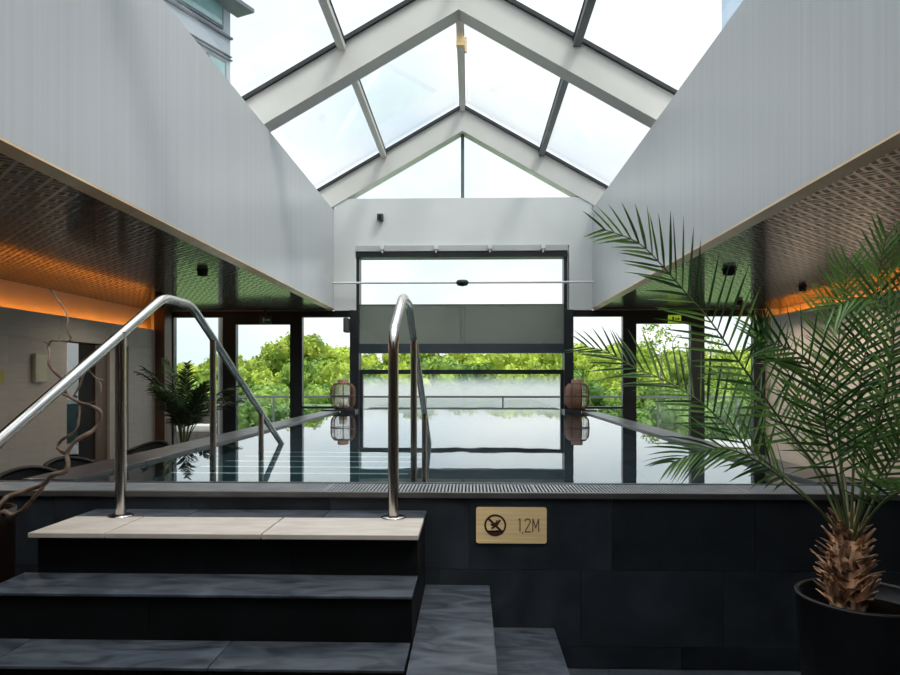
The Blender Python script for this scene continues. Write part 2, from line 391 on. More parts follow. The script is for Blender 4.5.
# soffits
for side, x0, x1 in (('left', WL-.3, XL-.09), ('right', XR+.09, WR+.3)):
    c = MB().box(x0, x1, YB, YF-.06, 2.715, 2.78)
    struct(c.build('ceiling', M['soffit']), 'dark bronze fretwork low ceiling on the %s side' % side, 'ceiling')
    ys = [-1.2, 1.3, 3.8, 6.3, 8.8, 11.3]
    for yj in (3.9, 6.6, 9.3):
        pass
# flat roof strips over the side aisles + rear and far walls
for side, x0, x1 in (('left', WL-.4, XL-.085), ('right', XR+.085, WR+.4)):
    struct(box(x0, x1, YB, YF, 4.42, 4.498).build('roof_slab', M['conc']), 'flat roof slab above the %s aisle' % side, 'roof')
    xe = XC-3.0 if side == 'left' else XC+3.0
    struct(box(xe-.06, xe+.06, YB, YF, 4.50, 4.70).build('roof_kerb', M['rafter']), 'low kerb carrying the glass roof on the %s' % side, 'roof')
struct(box(WL-.4, WR+.4, YB-.2, YB, -.2, 4.5).build('wall_rear', M['rear']), 'dark timber rear wall behind the camera', 'wall')
g = MB().prism([(XC-3.1, 4.5), (XC+3.1, 4.5), (XC, 6.36)], 'y', YB-.2, YB)
struct(g.build('wall_rear_gable', M['rear']), 'dark gable above the rear wall', 'wall')
fw = MB()
fw.box(XL, XR, YF-.15, YF+.15, 3.86, 4.712)
fw.box(XL, -2.05, YF-.15, YF+.15, 2.70, 3.86); fw.box(1.77, XR, YF-.15, YF+.15, 2.70, 3.86)
fw.box(XC-3.06, XL-.09, YF-.15, YF+.15, 4.5, 4.712); fw.box(XR+.09, XC+3.06, YF-.15, YF+.15, 4.5, 4.712)
fw.box(WL-.4, -5.462, YF-.04, YF+.15, 0, 2.70); fw.box(5.262, WR+.4, YF-.04, YF+.15, 0, 2.70)
fw.box(WL-.4, XL-.09, YF-.04, YF+.15, 2.70, 4.42); fw.box(XR+.09, WR+.4, YF-.04, YF+.15, 2.70, 4.42)
struct(fw.build('wall_far', M['white']), 'white far wall around the tall pool opening', 'wall')

# side walls: lower tiled panel with LED cove above
def side_wall(side):
    mt = M['wall_l'] if side == 'left' else M['wall_r']
    x, s, top = (WL, -1, 2.34) if side == 'left' else (WR, 1, 2.57)
    m = MB()
    spans = [(YB, 9.57, 0, top), (9.57, 11.33, 2.0, top), (11.33, YF-.05, 0, top)] if side == 'left' else [(YB, YF-.05, 0, top)]
    for a, b, z0, z1 in spans:
        v = z0; row = int(z0/.33)
        while v < z1-1e-4:
            ve = min((row+1)*.3335, z1); u = a-((row % 2)*.35) - (a-YB) % .7
            while u < b:
                p, q = max(u, a), min(u+.7, b)
                if q-p > .01: m.box(*sorted((x, x+s*.02)), p+.0012, q-.0012, v+.001, ve-.001)
                u += .7
            v = ve; row += 1
        m.box(*sorted((x+s*.021, x+s*.10)), a, b, z0, z1-.004, mi=1)
    struct(m.build('wall_'+side, [mt, mt]), ('grey tiled %s wall with a glowing amber cove' if side == 'left' else 'beige tiled %s wall with a glowing amber cove') % side, 'wall')
    u = MB().box(*sorted((x+s*.24, x+s*.34)), YB, YF, 0, 2.715); u.box(*sorted((x+s*.10, x+s*.24)), YB, YF-.05, top-.12, top-.08)
    struct(u.build('wall_cove_'+side, M['cove']), 'recessed upper strip of the %s wall' % side, 'wall')
    led = box(*sorted((x+s*.115, x+s*.15)), YB+.1, YF-.2, top-.075, top-.045).build('led_strip', M['led'] if side == 'left' else M['led_r'])
    tag(led, 'amber light strip hidden in the cove of the %s wall' % side, 'light strip')
side_wall('left'); side_wall('right')

# door recess in the left wall
d = empty('door_1', 'dark doorway with brown timber leaf in the grey left wall', 'door', (WL, 9.57, 0)); d['kind'] = 'structure'
def dpart(n, m, *b): return box(*b).build(n, m, d)
o = dpart('reveal', M['black'], -.23, -.2, 0, 1.76, 0, 2.0)
dpart('glass_leaf', M['mirror'], -.06, -.04, .02, .36, 0, 1.98)
dpart('dark_leaf', M['black'], -.10, -.05, .37, .78, 0, 1.98)
dpart('timber_leaf', M['wood'], -.10, -.03, .80, 1.14, 0, 1.98)
dpart('jamb', M['wall_l'], -.08, -.0, 1.16, 1.40, 0, 1.99)
dpart('dark_strip', M['black'], -.09, -.05, 1.42, 1.74, 0, 1.99)  # plain black strip past the jamb

# ================================================================ far glazing
def win(n, x0, x1, z0, z1, fl, fr, ft, fb, label, cat='window', extra=None):
    e_ = empty(n, label, cat, ((x0+x1)/2, YF, z0)); e_['kind'] = 'structure'
    cx = (x0+x1)/2; m = MB()
    Y0, Y1 = -.07, .07
    if fl: m.box(x0-cx, x0-cx+fl, Y0, Y1, 0, z1-z0)
    if fr: m.box(x1-cx-fr, x1-cx, Y0, Y1, 0, z1-z0)
    if ft: m.box(x0-cx+fl, x1-cx-fr, Y0, Y1, z1-z0-ft, z1-z0)
    if fb: m.box(x0-cx+fl, x1-cx-fr, Y0, Y1, 0, fb)
    if extra:
        for (a, b) in extra: m.box(x0-cx+fl, x1-cx-fr, Y0, Y1, a-z0, b-z0)
    m.build('window_frame', M['frame'], e_)
    box(x0-cx+fl+.001, x1-cx-fr-.001, -.01, .01, fb+.001, z1-z0-ft-.001).build('pane', M['glass'], e_)
    return e_
win('window_1', -5.46, -4.505, 0, 2.70, .05, .0, .11, .06, 'outermost tall window left of the pool beside the small palm')
win('door_2', -4.504, -3.049, 0, 2.70, .24, .22, .24, .08, 'glazed door left of the pool under the left exit sign', 'door')
win('window_2', -3.048, -2.03, 0, 2.70, .0, 0, .11, .06, 'tall window left of the pool opening behind the left lantern', extra=[(.93, .97)])
win('window_3', 1.70, 2.74, 0, 2.70, 0, .0, .11, .06, 'tall window right of the pool opening behind the right lantern', extra=[(.93, .97)])
win('door_3', 2.741, 4.19, 0, 2.70, .24, .24, .24, .08, 'glazed door right of the pool under the yellow green exit sign', 'door')
win('window_4', 4.191, 5.26, 0, 2.70, 0, .2, .11, .06, 'outermost tall window right of the pool behind the large palm')
# centre opening with lift door standing in the water
c = empty('window_5', 'tall central opening with frosted lift panel and glass door standing in the pool', 'window', (XC+.01, YF, 0)); c['kind'] = 'structure'
x0, x1 = -2.155-XC-.01, 1.84-XC-.01
m = MB(); m.box(x0, x0+.16, -.2, .12, -.3, 2.70); m.box(x1-.16, x1, -.2, .12, -.3, 2.70)
m.box(x0+.10, x0+.16, -.12, .12, 2.70, 3.74); m.box(x1-.16, x1-.10, -.12, .12, 2.70, 3.74); m.box(x0+.10, x1-.10, -.16, .12, 3.65, 3.75)
m.build('window_frame', M['frame'], c)
a, b = x0+.16, x1-.16
box(a, b, -.01, .01, 2.81, 3.65).build('pane', M['glass'], c)
m = MB().box(a, b, -.09, .03, 2.10, 2.81); m.build('frosted_panel', M['shutter'], c)
m = MB().box(-.03, .03, -.11, -.091, 2.10, 2.81); m.box(a, b, -.10, -.091, 2.80, 2.815); m.build('panel_post', noisy('panel_post', (.15,.17,.145),(.17,.19,.165),3,.5), c)
for s_ in (1, -1):
    xx = a if s_ == 1 else b
    MB().prism([(xx, 2.10), (xx+s_*.42, 2.10), (xx+s_*.12, 2.32), (xx, 2.40)], 'y', -.097, -.091).build('panel_corner_shade', noisy('panel_corner_shade', (.19,.21,.18),(.21,.23,.2),3,.5), c)  # shading in the panel's lower corners, set on as flat darker pieces
box(a, b, -.13, .05, 1.93, 2.10).build('lift_rail', noisy('blue_grey_rail', (.025,.04,.05),(.045,.06,.07),3,.35), c)
box(a, b, -.01, .01, 1.64, 1.93).build('pane', M['glass'], c)
m = MB(); m.box(a, b, -.05, .05, 1.555, 1.635); m.box(a, a+.05, -.05, .05, -.3, 1.555); m.box(b-.05, b, -.05, .05, -.3, 1.555); m.build('door_frame', M['frame'], c)
box(a+.05, b-.05, -.012, .012, -.3, 1.555).build('pane', M['glass'], c)
m = MB().box(x0+.10, x1-.10, -.18, -.10, 3.76, 3.86); m.build('lintel', noisy('pale_grey_channel', (.42,.43,.42),(.48,.49,.48),4,.5), c)
for xp in (-1.43, -.56, .31, 1.18): pass
for px in (381, 434, 487, 539):
    x_ = (px-460.5)*.01814
    MB().box(x_-.035, x_+.035, -.26, -.18, 3.78, 3.86).box(x_-.015, x_+.015, -.24, -.21, 3.72, 3.78).build('blind_bracket', M['white'], c)
# tie rod with sensor
r = empty('tie_rod', 'thin steel rod spanning the pool opening with a dark sensor at mid span', 'rod', (XC, YF-.3, 3.175))
MB().tube([(XL-XC,0,0),(XR-XC,0,0)], .02, 10).build('rod', M['white'], r)
MB().lathe([(0,-.07),(.09,-.05),(.12,0),(.09,.04),(0,.05)], (0.0,0,0), 20).build('sensor', M['frame'], r)
# timber post at the end of the left wall, outside pillar
struct(box(-5.62, -5.43, YF-.40, YF-.08, 0, 2.714).build('trim_3', M['wood']), 'brown timber post at the far end of the left wall', 'post')
tag(MB().lathe([(.11,0),(.11,2.9)], (-4.68, YF+.5, 0), 24).build('pillar', M['conc']), 'pale round concrete pillar outside the left windows', 'pillar')

# ================================================================ glass roof
SL = .575; ZA = 6.395
def zr(x): return ZA-SL*abs(x-XC)
EX = 3.02
nr = 0
for i, yy in enumerate((12.55, 8.42, 4.28, .15, -3.1)):
    m = MB(); d_ = .30 if i else .32
    y0, y1 = (yy-.02, yy+.26)
    hh = .465
    m.prism([(XC-EX, zr(XC-EX)-.02), (XC, ZA-.02), (XC+EX, zr(XC+EX)-.02), (XC+EX, zr(XC+EX)-.02-hh), (XC, ZA-.02-hh), (XC-EX, zr(XC-EX)-.02-hh)], 'y', y0, y1)
    m.prism([(XC-EX, zr(XC-EX)-.02), (XC, ZA-.02), (XC+EX, zr(XC+EX)-.02), (XC+EX, zr(XC+EX)-.07), (XC, ZA-.075), (XC-EX, zr(XC-EX)-.07)], 'y', y0-.05, y0-.0005, mi=1)
    places = ('at the far gable', 'second from the far gable', 'third from the far gable', 'above the viewer', 'at the rear wall')
    struct(m.build('roof_beam', [M['rafter'], M['gasket']]), 'cream pitched roof beam '+places[i], 'beam')
for k, x_ in enumerate((XC-1.41, XC, XC+1.41)):
    zt = zr(x_)-.02
    m = MB().box(x_-.045, x_+.045, YB, YF, zt-.13 if x_ != XC else zt-.12, zt-.02 if x_ != XC else zt-.03); 
    m.box(x_-.055, x_-.0452, YB, YF, zt-.05, zt-.03, mi=1); m.box(x_+.0452, x_+.055, YB, YF, zt-.05, zt-.03, mi=1)
    struct(m.build('roof_bar', [M['rafter'] if k < 2 else M['frame2'], M['gasket']]), ('left glazing bar of the roof', 'ridge bar of the roof', 'right glazing bar of the roof')[k], 'glazing bar')
for k, s_ in enumerate((-1, 1)):
    m = MB().prism([(XC, ZA), (XC+s_*EX, zr(XC+EX)), (XC+s_*EX, zr(XC+EX)+.015), (XC, ZA+.015)], 'y', YB, YF+.2)
    struct(m.build('window_%d' % (6+k), M['roofglass']), 'clear glass slope of the pitched roof on the %s' % ('left', 'right')[k], 'roof glass')
m = MB().prism([(XC-2.55, 4.72), (XC+2.55, 4.72), (XC, ZA-.3)], 'y', YF+.02, YF+.03)
gg = struct(m.build('window_8', M['glass']), 'triangular gable window above the far wall', 'window')
MB().box(XC-.03, XC+.03, YF-.02, YF+.08, 4.71, ZA-.45).build('mullion', M['frame2'], gg)
tag(MB().box(XC-.055, XC+.055, 9.7, 9.8, 6.10, 6.22).box(XC+.06, XC+.09, 9.72, 9.78, 6.02, 6.22).build('roof_latch', M['brass']), 'small brass latch under the roof ridge', 'latch')

# wall details
tag(MB().box(-1.66, -1.55, YF-.27, YF-.152, 4.30, 4.42, bev=.015).box(-1.635, -1.575, YF-.29, YF-.271, 4.33, 4.39, mi=1).build('motion_sensor', [M['speaker'], M['black']]), 'small grey sensor box high on the white far wall', 'sensor')
def exitsign(x, mt, label):
    e_ = empty('exit_sign', label, 'exit sign', (x, YF-.16, 2.46))
    MB().box(-.11, .11, -.02, .02, 0, .14).build('sign_panel', mt, e_)
    MB().box(-.02, .02, -.01, .01, .14, .25).build('bracket', M['frame'], e_)
    MB().box(-.045, -.015, -.024, -.0205, .03, .11).box(.0, .06, -.024, -.0205, .06, .08).prism([(.06,.045),(.09,.07),(.06,.095)], 'y', -.024, -.0205).build('arrow', M['white'] if mt is M['exit'] else M['frame'], e_)
exitsign(-3.69, M['exit'], 'small dark green exit sign over the left glazed door')
exitsign(3.63, M['exit_y'], 'small yellow green exit sign over the right glazed door')
tag(box(-2.26, -2.17, YF-.3, YF-.08, 2.30, 2.56, bev=.02).build('loudspeaker', M['speaker']), 'small dark loudspeaker on the frame left of the pool opening', 'loudspeaker')
tag(box(WL+.005, WL+.06, 8.78, 9.03, 1.43, 1.80, bev=.015).build('wall_sconce', M['sconce']), 'cream rectangular wall lamp beside the dark doorway', 'wall lamp')
tag(box(WL+.002, WL+.015, 7.98, 8.24, 1.41, 1.57).build('wall_plaque', M['yellow']), 'small yellow plaque on the grey left wall', 'plaque')
# ceiling spots
def spot(x, y, r_, label, watt):
    e_ = empty('ceiling_spotlight', label, 'spotlight', (x, y, 2.715), group=None)
    MB().lathe([(0,-.035),(r_*.6,-.035),(r_*.62,-.065),(r_*.75,-.065),(r_*.8,-.01),(r_,-.0),(0,0)], (0,0,0), 20).build('housing', M['black'], e_)
    ld = bpy.data.lights.new('spot_lamp', 'AREA'); ld.shape = 'DISK'; ld.size = r_; ld.energy = watt; ld.color = (1, .87, .72); ld.spread = math.radians(150)
    lo_ = bpy.data.objects.new('spot_lamp', ld); COL.objects.link(lo_); lo_.parent = e_; lo_.location = (0, 0, -.07)
WA, WB = 9, 19
spot(-3.05, 7.9, .075, 'round black spotlight in the left fretwork ceiling above the pool edge', WA)
spot(-4.45, 9.9, .06, 'small black spotlight in the left fretwork ceiling nearest the doorway', WA)
spot(-4.25, 6.0, .065, 'unseen spotlight added in the left fretwork ceiling near the amber cove', WA)  # out-of-view lamp, added to lift the left aisle
spot(2.93, 8.0, .09, 'largest black spotlight in the right fretwork ceiling near the pool', WB*.4)
spot(4.45, 9.5, .06, 'smaller black spotlight in the right fretwork ceiling near the wall', WB)
spot(4.3, 11.3, .06, 'added small spotlight at the far end of the right fretwork ceiling', WB)  # added lamp and housing, brightens the far part of the right wall
spot(4.35, 6.2, .065, 'unseen spotlight added in the right fretwork ceiling above the large palm', WB)  # out of frame, added to light the right wall

# ================================================================ pool
pool = empty('swimming_pool', 'raised indoor pool clad in dark slate running out through the glass door', 'pool', (0, 3.59, 0))
PX0, PX1 = -2.57, 2.19
def pp(n, m, mb, kind=None):
    o = mb.build(n, m, pool); o.location = (0, -3.59, 0)
    return o
# front wall courses
m = MB(); dpt = .012
tops = .868
for (v0, v1, off) in ((.504, tops, .0), (.114, .504, .565), (0.003, .114, .35)):
    u = -6*.723+.0+off
    while u < WR:
        a_, b_ = max(u, WL+.01), min(u+.723, WR-.01)
        if b_-a_ > .02: m.box(a_+.0012, b_-.0012, 3.59, 3.602, v0+.0012, v1-.0012)
        u += .723
m.box(WL+.01, WR-.01, 3.6025, 3.70, 0, tops, mi=1)
pp('front_wall', [M['slate_wall'], M['grout']], m)
pp('side_wall', M['slate_wall'], MB().box(PX0, PX0+.12, 3.70, 12.6, 0, .86)); pp('side_wall', M['slate_wall'], MB().box(PX1-.12, PX1, 3.70, 12.6, 0, .86))
# copings
for x0, x1 in ((PX0-.01, -2.27), (1.93, PX1+.01)):
    m = MB(); y = 3.945
    while y < 12.14:
        ye = min(y+.9, 12.148); m.box(x0, x1, y+.002, ye-.002, .86, .905, bev=.006); y = ye
    pp('coping', M['slate_coping'], m)
m = MB().box(-2.26, -2.0, 12.15, 12.58, .80, .93, bev=.006); m.box(-2.57, -2.262, 12.15, 12.58, .906, .93)
pp('ledge', M['slate_coping'], m)
m = MB().box(1.64, 1.92, 12.15, 12.58, .80, .93, bev=.006); m.box(1.922, 2.19, 12.15, 12.58, .906, .93)
pp('ledge', M['slate_coping'], m)
# overflow channel
m = MB(); m.box(WL+.01, WR-.01, 3.575, 3.605, tops+.0005, .899, bev=.004); pp('channel_edge', M['alu'], m)
m = MB(); m.box(WL+.01, WR-.01, 3.905, 3.94, .86, .897, bev=.004); pp('inner_edge', M['slate_coping'], m)
m = MB(); m.box(WL+.01, WR-.01, 3.70, 3.90, .80, .85); pp('channel', M['black'], m)
xs = [-5.5, -4.4, -3.3, -2.2, -.77, .33, 1.43, 2.53, 3.63, 4.73, 5.3]
for a_, b_ in zip(xs[:-1], xs[1:]):
    m = MB(); x_ = a_+.012
    m.box(a_+.002, a_+.010, 3.61, 3.90, .868, .894); m.box(a_+.01, b_, 3.61, 3.62, .868, .893); m.box(a_+.01, b_, 3.89, 3.90, .85, .893)
    while x_ < b_-.004:
        m.box(x_, x_+.0085, 3.62, 3.89, .886, .893); x_ += .0185
    pp('overflow_grate', M['grate'], m)
# deck slabs left and right of the basin (behind the grate)
# basin
m = MB(); Z0 = -.32
def bt(x0, x1, y0, y1):
    tiles(m, 'z+', Z0, .01, x0, x1, y0, y1, .6, .6, gap=.006)
bt(-2.27, 1.93, 3.93, 12.6); bt(-2.02, 1.72, 12.6, 21.0)
m.box(-2.5, 2.1, 3.9, 21, Z0-.15, Z0-.011, mi=1)
pp('basin_floor', [M['basin'], M['grout']], m)
m = MB(); m.box(-2.30, -2.27, 3.93, 12.6, Z0, .86); m.box(1.93, 1.96, 3.93, 12.6, Z0, .86); m.box(-2.27, 1.93, 3.90, 3.93, Z0, .86)
m.box(-2.27, -2.15, 12.6, 12.63, Z0, .88); m.box(1.85, 1.93, 12.6, 12.63, Z0, .88)
m.box(-2.06, -2.02, 12.63, 21, Z0, .872); m.box(1.72, 1.76, 12.63, 21, Z0, .872); m.box(-2.06, 1.76, 21, 21.04, Z0, .872)
pp('basin_wall', M['basin'], m)
# underwater entry steps with pale nosings
st = MB(); ns = MB()
for k in range(6):
    zt = WZ-.14-.17*k; ya = 3.93; yb = 4.55+.50*k
    st.box(-1.95, -.40, yb-.50 if k else ya, yb, Z0, zt)
    ns.box(-1.95, -.40, yb-.045, yb+.002, zt+.0005, zt+.006)
    if k == 0: st.box(-1.95, -.40, 3.93, 4.04, Z0, zt)
pp('entry_steps', M['basin'], st); pp('step_nosing', M['nosing'], ns)
m = MB(); m.add([(-2.27,3.93,WZ),(1.93,3.93,WZ),(1.93,12.6,WZ),(-2.27,12.6,WZ)], [(0,1,2,3)]); m.add([(-2.02,12.6,WZ),(1.72,12.6,WZ),(1.72,21,WZ),(-2.02,21,WZ)], [(0,1,2,3)])
wt = pp('water', M['water'], m); wt['kind'] = 'stuff'
for p in wt.data.polygons:
    pass

# depth sign
sg = empty('depth_sign', 'gold plate with no diving symbol and 1,2M on the dark pool wall', 'sign', (.211, 3.59, .732))
def rrect(w_, h_, r_, n=6):
    pts = []
    for cx_, cy_, a0 in ((w_-r_, h_-r_, 0), (-w_+r_, h_-r_, 90), (-w_+r_, -h_+r_, 180), (w_-r_, -h_+r_, 270)):
        for i in range(n+1):
            a_ = math.radians(a0+90*i/n); pts.append((cx_+r_*math.cos(a_), cy_+r_*math.sin(a_)))
    return pts
MB().prism(rrect(.184, .0965, .014), 'y', -.0065, -.0005).build('plate_backing', M['black'], sg)
MB().prism(rrect(.180, .0925, .013), 'y', -.010, -.0066).build('plate', M['brass'], sg)
ic = MB()
n = 40; cx_, cz_ = -.082, .0
def px_(a_, r_): return (cx_+r_*math.cos(a_), cz_+r_*math.sin(a_))
for i in range(n):
    a0, a1 = 2*PI*i/n, 2*PI*(i+1)/n
    ic.prism([px_(a0,.056), px_(a1,.056), px_(a1,.0465), px_(a0,.0465)], 'y', -.0112, -.0101)
def stroke(mb, p, q, wd, y0=-.0112, y1=-.0101):
    p = Vector(p); q = Vector(q); t = (q-p).normalized()*wd/2; nrm = Vector((-t.y, t.x)); p -= t*.4; q += t*.4
    mb.prism([tuple(p+nrm), tuple(p-nrm), tuple(q-nrm), tuple(q+nrm)], 'y', y0, y1)
stroke(ic, (cx_-.037, cz_+.036), (cx_+.037, cz_-.036), .011)
stroke(ic, (cx_+.024, cz_+.026), (cx_+.004, cz_-.004), .010, -.0111); stroke(ic, (cx_+.010, cz_+.024), (cx_-.001, cz_+.004), .008, -.0111)
stroke(ic, (cx_+.004, cz_-.004), (cx_-.022, cz_+.003), .009, -.0111); stroke(ic, (cx_-.0, cz_-.003), (cx_-.012, cz_-.013), .009, -.0111)
hd = [(cx_-.016+.005*math.cos(2*PI*i/12), cz_-.014+.005*math.sin(2*PI*i/12)) for i in range(12)]; ic.prism(hd, 'y', -.0111, -.0101)
wv = []
for i in range(21):
    x_ = -.043+.086*i/20; wv.append((cx_+x_, cz_-.029+.005*math.sin(i*PI/2.5)))
bot = []
for i in range(21):
    x_ = .043-.086*i/20; bot.append((cx_+x_, cz_-math.sqrt(max(0, .050**2-x_*x_))-.001))
ic.prism(wv+bot, 'y', -.0111, -.0101)
ic.build('no_diving_symbol', M['engrave'], sg)
tx = MB(); wd = .0052
def S(*pts):
    for p, q in zip(pts[:-1], pts[1:]): stroke(tx, p, q, wd)
S((.036,.028),(.044,.033),(.044,-.032)); S((.058,-.033),(.055,-.041))
arc = [(.083+.0135*math.cos(math.radians(a_)), .020+.0135*math.sin(math.radians(a_))) for a_ in range(170, -41, -21)]
S(*arc, (.069,-.032), (.098,-.032)); S((.109,-.032),(.109,.033),(.124,-.012),(.139,.033),(.139,-.032))
tx.build('lettering', M['engrave2'], sg)

# ================================================================ stairs
stair = empty('staircase', 'dark slate stairs with a beige stone top slab leading up to the pool', 'stairs', (-1.0, 3.0, 0))
def sp(n, m, mb):
    o = mb.build(n, m, stair); o.location = (1.0, -3.0, 0); return o
def slab_tiles(x0, x1, y0, y1, z, th, joints, gap=.004, bev=.003):
    m = MB(); xs_ = [x0]+[j for j in joints if x0 < j < x1]+[x1]
    for a_, b_ in zip(xs_[:-1], xs_[1:]): m.box(a_+gap/2, b_-gap/2, y0, y1, z-th, z, bev=bev)
    return m
Z1, Z2, Z3, Z4 = .804, .614, .424, .208
SXR = -.220
sp('stone_slab', M['stone'], slab_tiles(-1.945, SXR, 3.02, 3.39, Z1, .022, (-1.60, -.91), .007))
sp('back_tread', M['slate_tread'], slab_tiles(-1.945, SXR, 3.393, 3.588, Z1, .02, (-1.4, -.72)))
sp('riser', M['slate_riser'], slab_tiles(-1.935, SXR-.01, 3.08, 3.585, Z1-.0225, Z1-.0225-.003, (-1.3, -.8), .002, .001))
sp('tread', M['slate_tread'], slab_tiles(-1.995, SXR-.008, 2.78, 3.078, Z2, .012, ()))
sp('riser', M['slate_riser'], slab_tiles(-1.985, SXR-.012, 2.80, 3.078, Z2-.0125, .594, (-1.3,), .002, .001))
m = slab_tiles(-2.6, -.237, 2.53, 2.797, Z3, .012, (-1.78, -.96))
m.box(-.229, .10, 2.05, 3.17, Z3-.012, Z3, bev=.003); m.box(-.229, .10, 3.173, 3.588, Z3-.012, Z3, bev=.003)
sp('tread', M['slate_tread'], m)
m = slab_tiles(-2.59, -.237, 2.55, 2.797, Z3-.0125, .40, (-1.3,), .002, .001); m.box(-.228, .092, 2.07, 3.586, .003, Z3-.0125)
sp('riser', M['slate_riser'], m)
m = slab_tiles(-2.6, -.237, 2.28, 2.548, Z4, .012, (-1.7, -.9)); m.box(.095, .43, 2.0, 3.0, Z4-.012, Z4, bev=.003); m.box(.095, .43, 3.003, 3.588, Z4-.012, Z4, bev=.003)
sp('tread', M['slate_tread'], m)
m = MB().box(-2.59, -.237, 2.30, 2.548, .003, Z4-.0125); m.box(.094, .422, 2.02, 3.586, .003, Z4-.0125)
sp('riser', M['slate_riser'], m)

# ================================================================ handrails
def fillet(pts, r_=.06, n=5):
    P = [Vector(p) for p in pts]; res = [P[0]]
    for i in range(1, len(P)-1):
        a_ = (P[i-1]-P[i]); b_ = (P[i+1]-P[i]); d_ = min(r_, a_.length*.45, b_.length*.45)
        p = P[i]+a_.normalized()*d_; q = P[i]+b_.normalized()*d_
        for k in range(n+1):
            t = k/n; res.append(p*(1-t)**2+P[i]*2*t*(1-t)+q*t*t)
    res.append(P[-1]); return res
def rail(x, label, near):
    h = empty('handrail', label, 'handrail', (x, 3.42, Z1), group='steel pool handrails')
    R_ = .0245
    top = 1.935
    e3 = [(0, 3.88, top), (0, 4.27, top), (0, 6.38, WZ-.02), (0, 6.75, WZ-.25)]
    def L_(p): return (p[0], p[1]-3.42, p[2]-Z1)
    if near: main = [(0, 1.55, .78)]+e3
    else: main = [(0, 3.40, 1.3), (0, 3.40, 1.705)]+e3
    m = MB().tube([L_(p) for p in fillet(main, .085)], R_*1.02, 18)
    m.build('top_rail', M['steel'], h)
    def post(y, z0, z1, r_, fl):
        p = MB().tube([L_((0,y,z0)), L_((0,y,z1))], r_, 18).build('post', M['steel'], h)
        if fl: MB().lathe([(0,.006),(.055,.006),(.06,.003),(.06,0)], L_((0,y,z0)), 28).build('flange', M['steel'], p)
    post(3.40, Z1+.001, 1.71 if near else 1.32, .0262, True)
    post(4.64, .40, 1.765, .0215, False); post(5.72, .0, 1.22, .0215, False)
    if near: post(1.9, .001, .93, .0262, True)
    return h
rail(-1.72, 'long polished steel handrail at the left of the stairs running down to the viewer', True)
rail(-.373, 'polished steel handrail loop at the right end of the stairs', False)

# ================================================================ lanterns
def lantern():
    e_ = empty('lantern', 'round rattan lantern on the left corner ledge of the pool', 'lantern', group='rattan lanterns on the pool corners')
    prof = lambda t: .150+.062*(1-abs(2*min(1, max(0, t))-1)**5)
    H = .43
    m = MB()
    for k in range(44):
        a_ = 2*PI*k/44; pts = []
        for i in range(9):
            t = i/8; r_ = prof(t); pts.append((r_*math.cos(a_), r_*math.sin(a_), .02+H*t))
        m.tube(pts, .0033, 5)
    m.build('cage', M['rattan'], e_)
    m = MB()
    for t in (0, .5, 1):
        r_ = prof(t)+.004; m.tube([(r_*math.cos(2*PI*i/28), r_*math.sin(2*PI*i/28), .02+H*t) for i in range(28)], .009, 8, closed=True)
    for k in range(8):
        a_ = 2*PI*k/8+.2; m.tube([((prof(i/8)+.003)*math.cos(a_), (prof(i/8)+.003)*math.sin(a_), .02+H*i/8) for i in range(9)], .007, 6)
    m.build('hoop', M['rattan_d'], e_)
    MB().lathe([(0,0),(.14,0),(.14,.02),(0,.02)], (0,0,0), 32).build('base', M['rattan_d'], e_)
    MB().lathe([(.135,H+.02),(.10,H+.035),(.098,H+.095),(.088,H+.095),(.09,H+.03)], (0,0,0), 32).build('neck', M['rattan'], e_)
    MB().lathe([(0,.021),(.07,.021),(.07,.17),(0,.175)], (0,0,0), 24).build('candle', M['candle'], e_)
    return e_
la = lantern(); la.location = (-2.25, 12.36, .931)
lb = copy_tree(la); lb.location = (1.88, 12.36, .931); lb['label'] = 'round rattan lantern on the right corner ledge of the pool'
m = MB()
for k in range(46):
    a_ = PI*.72+PI*.85*k/46; m.tube([((.148+.062*(1-abs(2*i/8-1)**5))*math.cos(a_), (.148+.062*(1-abs(2*i/8-1)**5))*math.sin(a_), .02+.43*i/8) for i in range(9)], .0075, 5)
m.build('woven_side', M['rattan'], lb)
la['label'] = 'open rattan lantern on the left corner ledge of the pool'; lb['label'] = 'rattan lantern with a densely woven brown side on the right corner ledge'

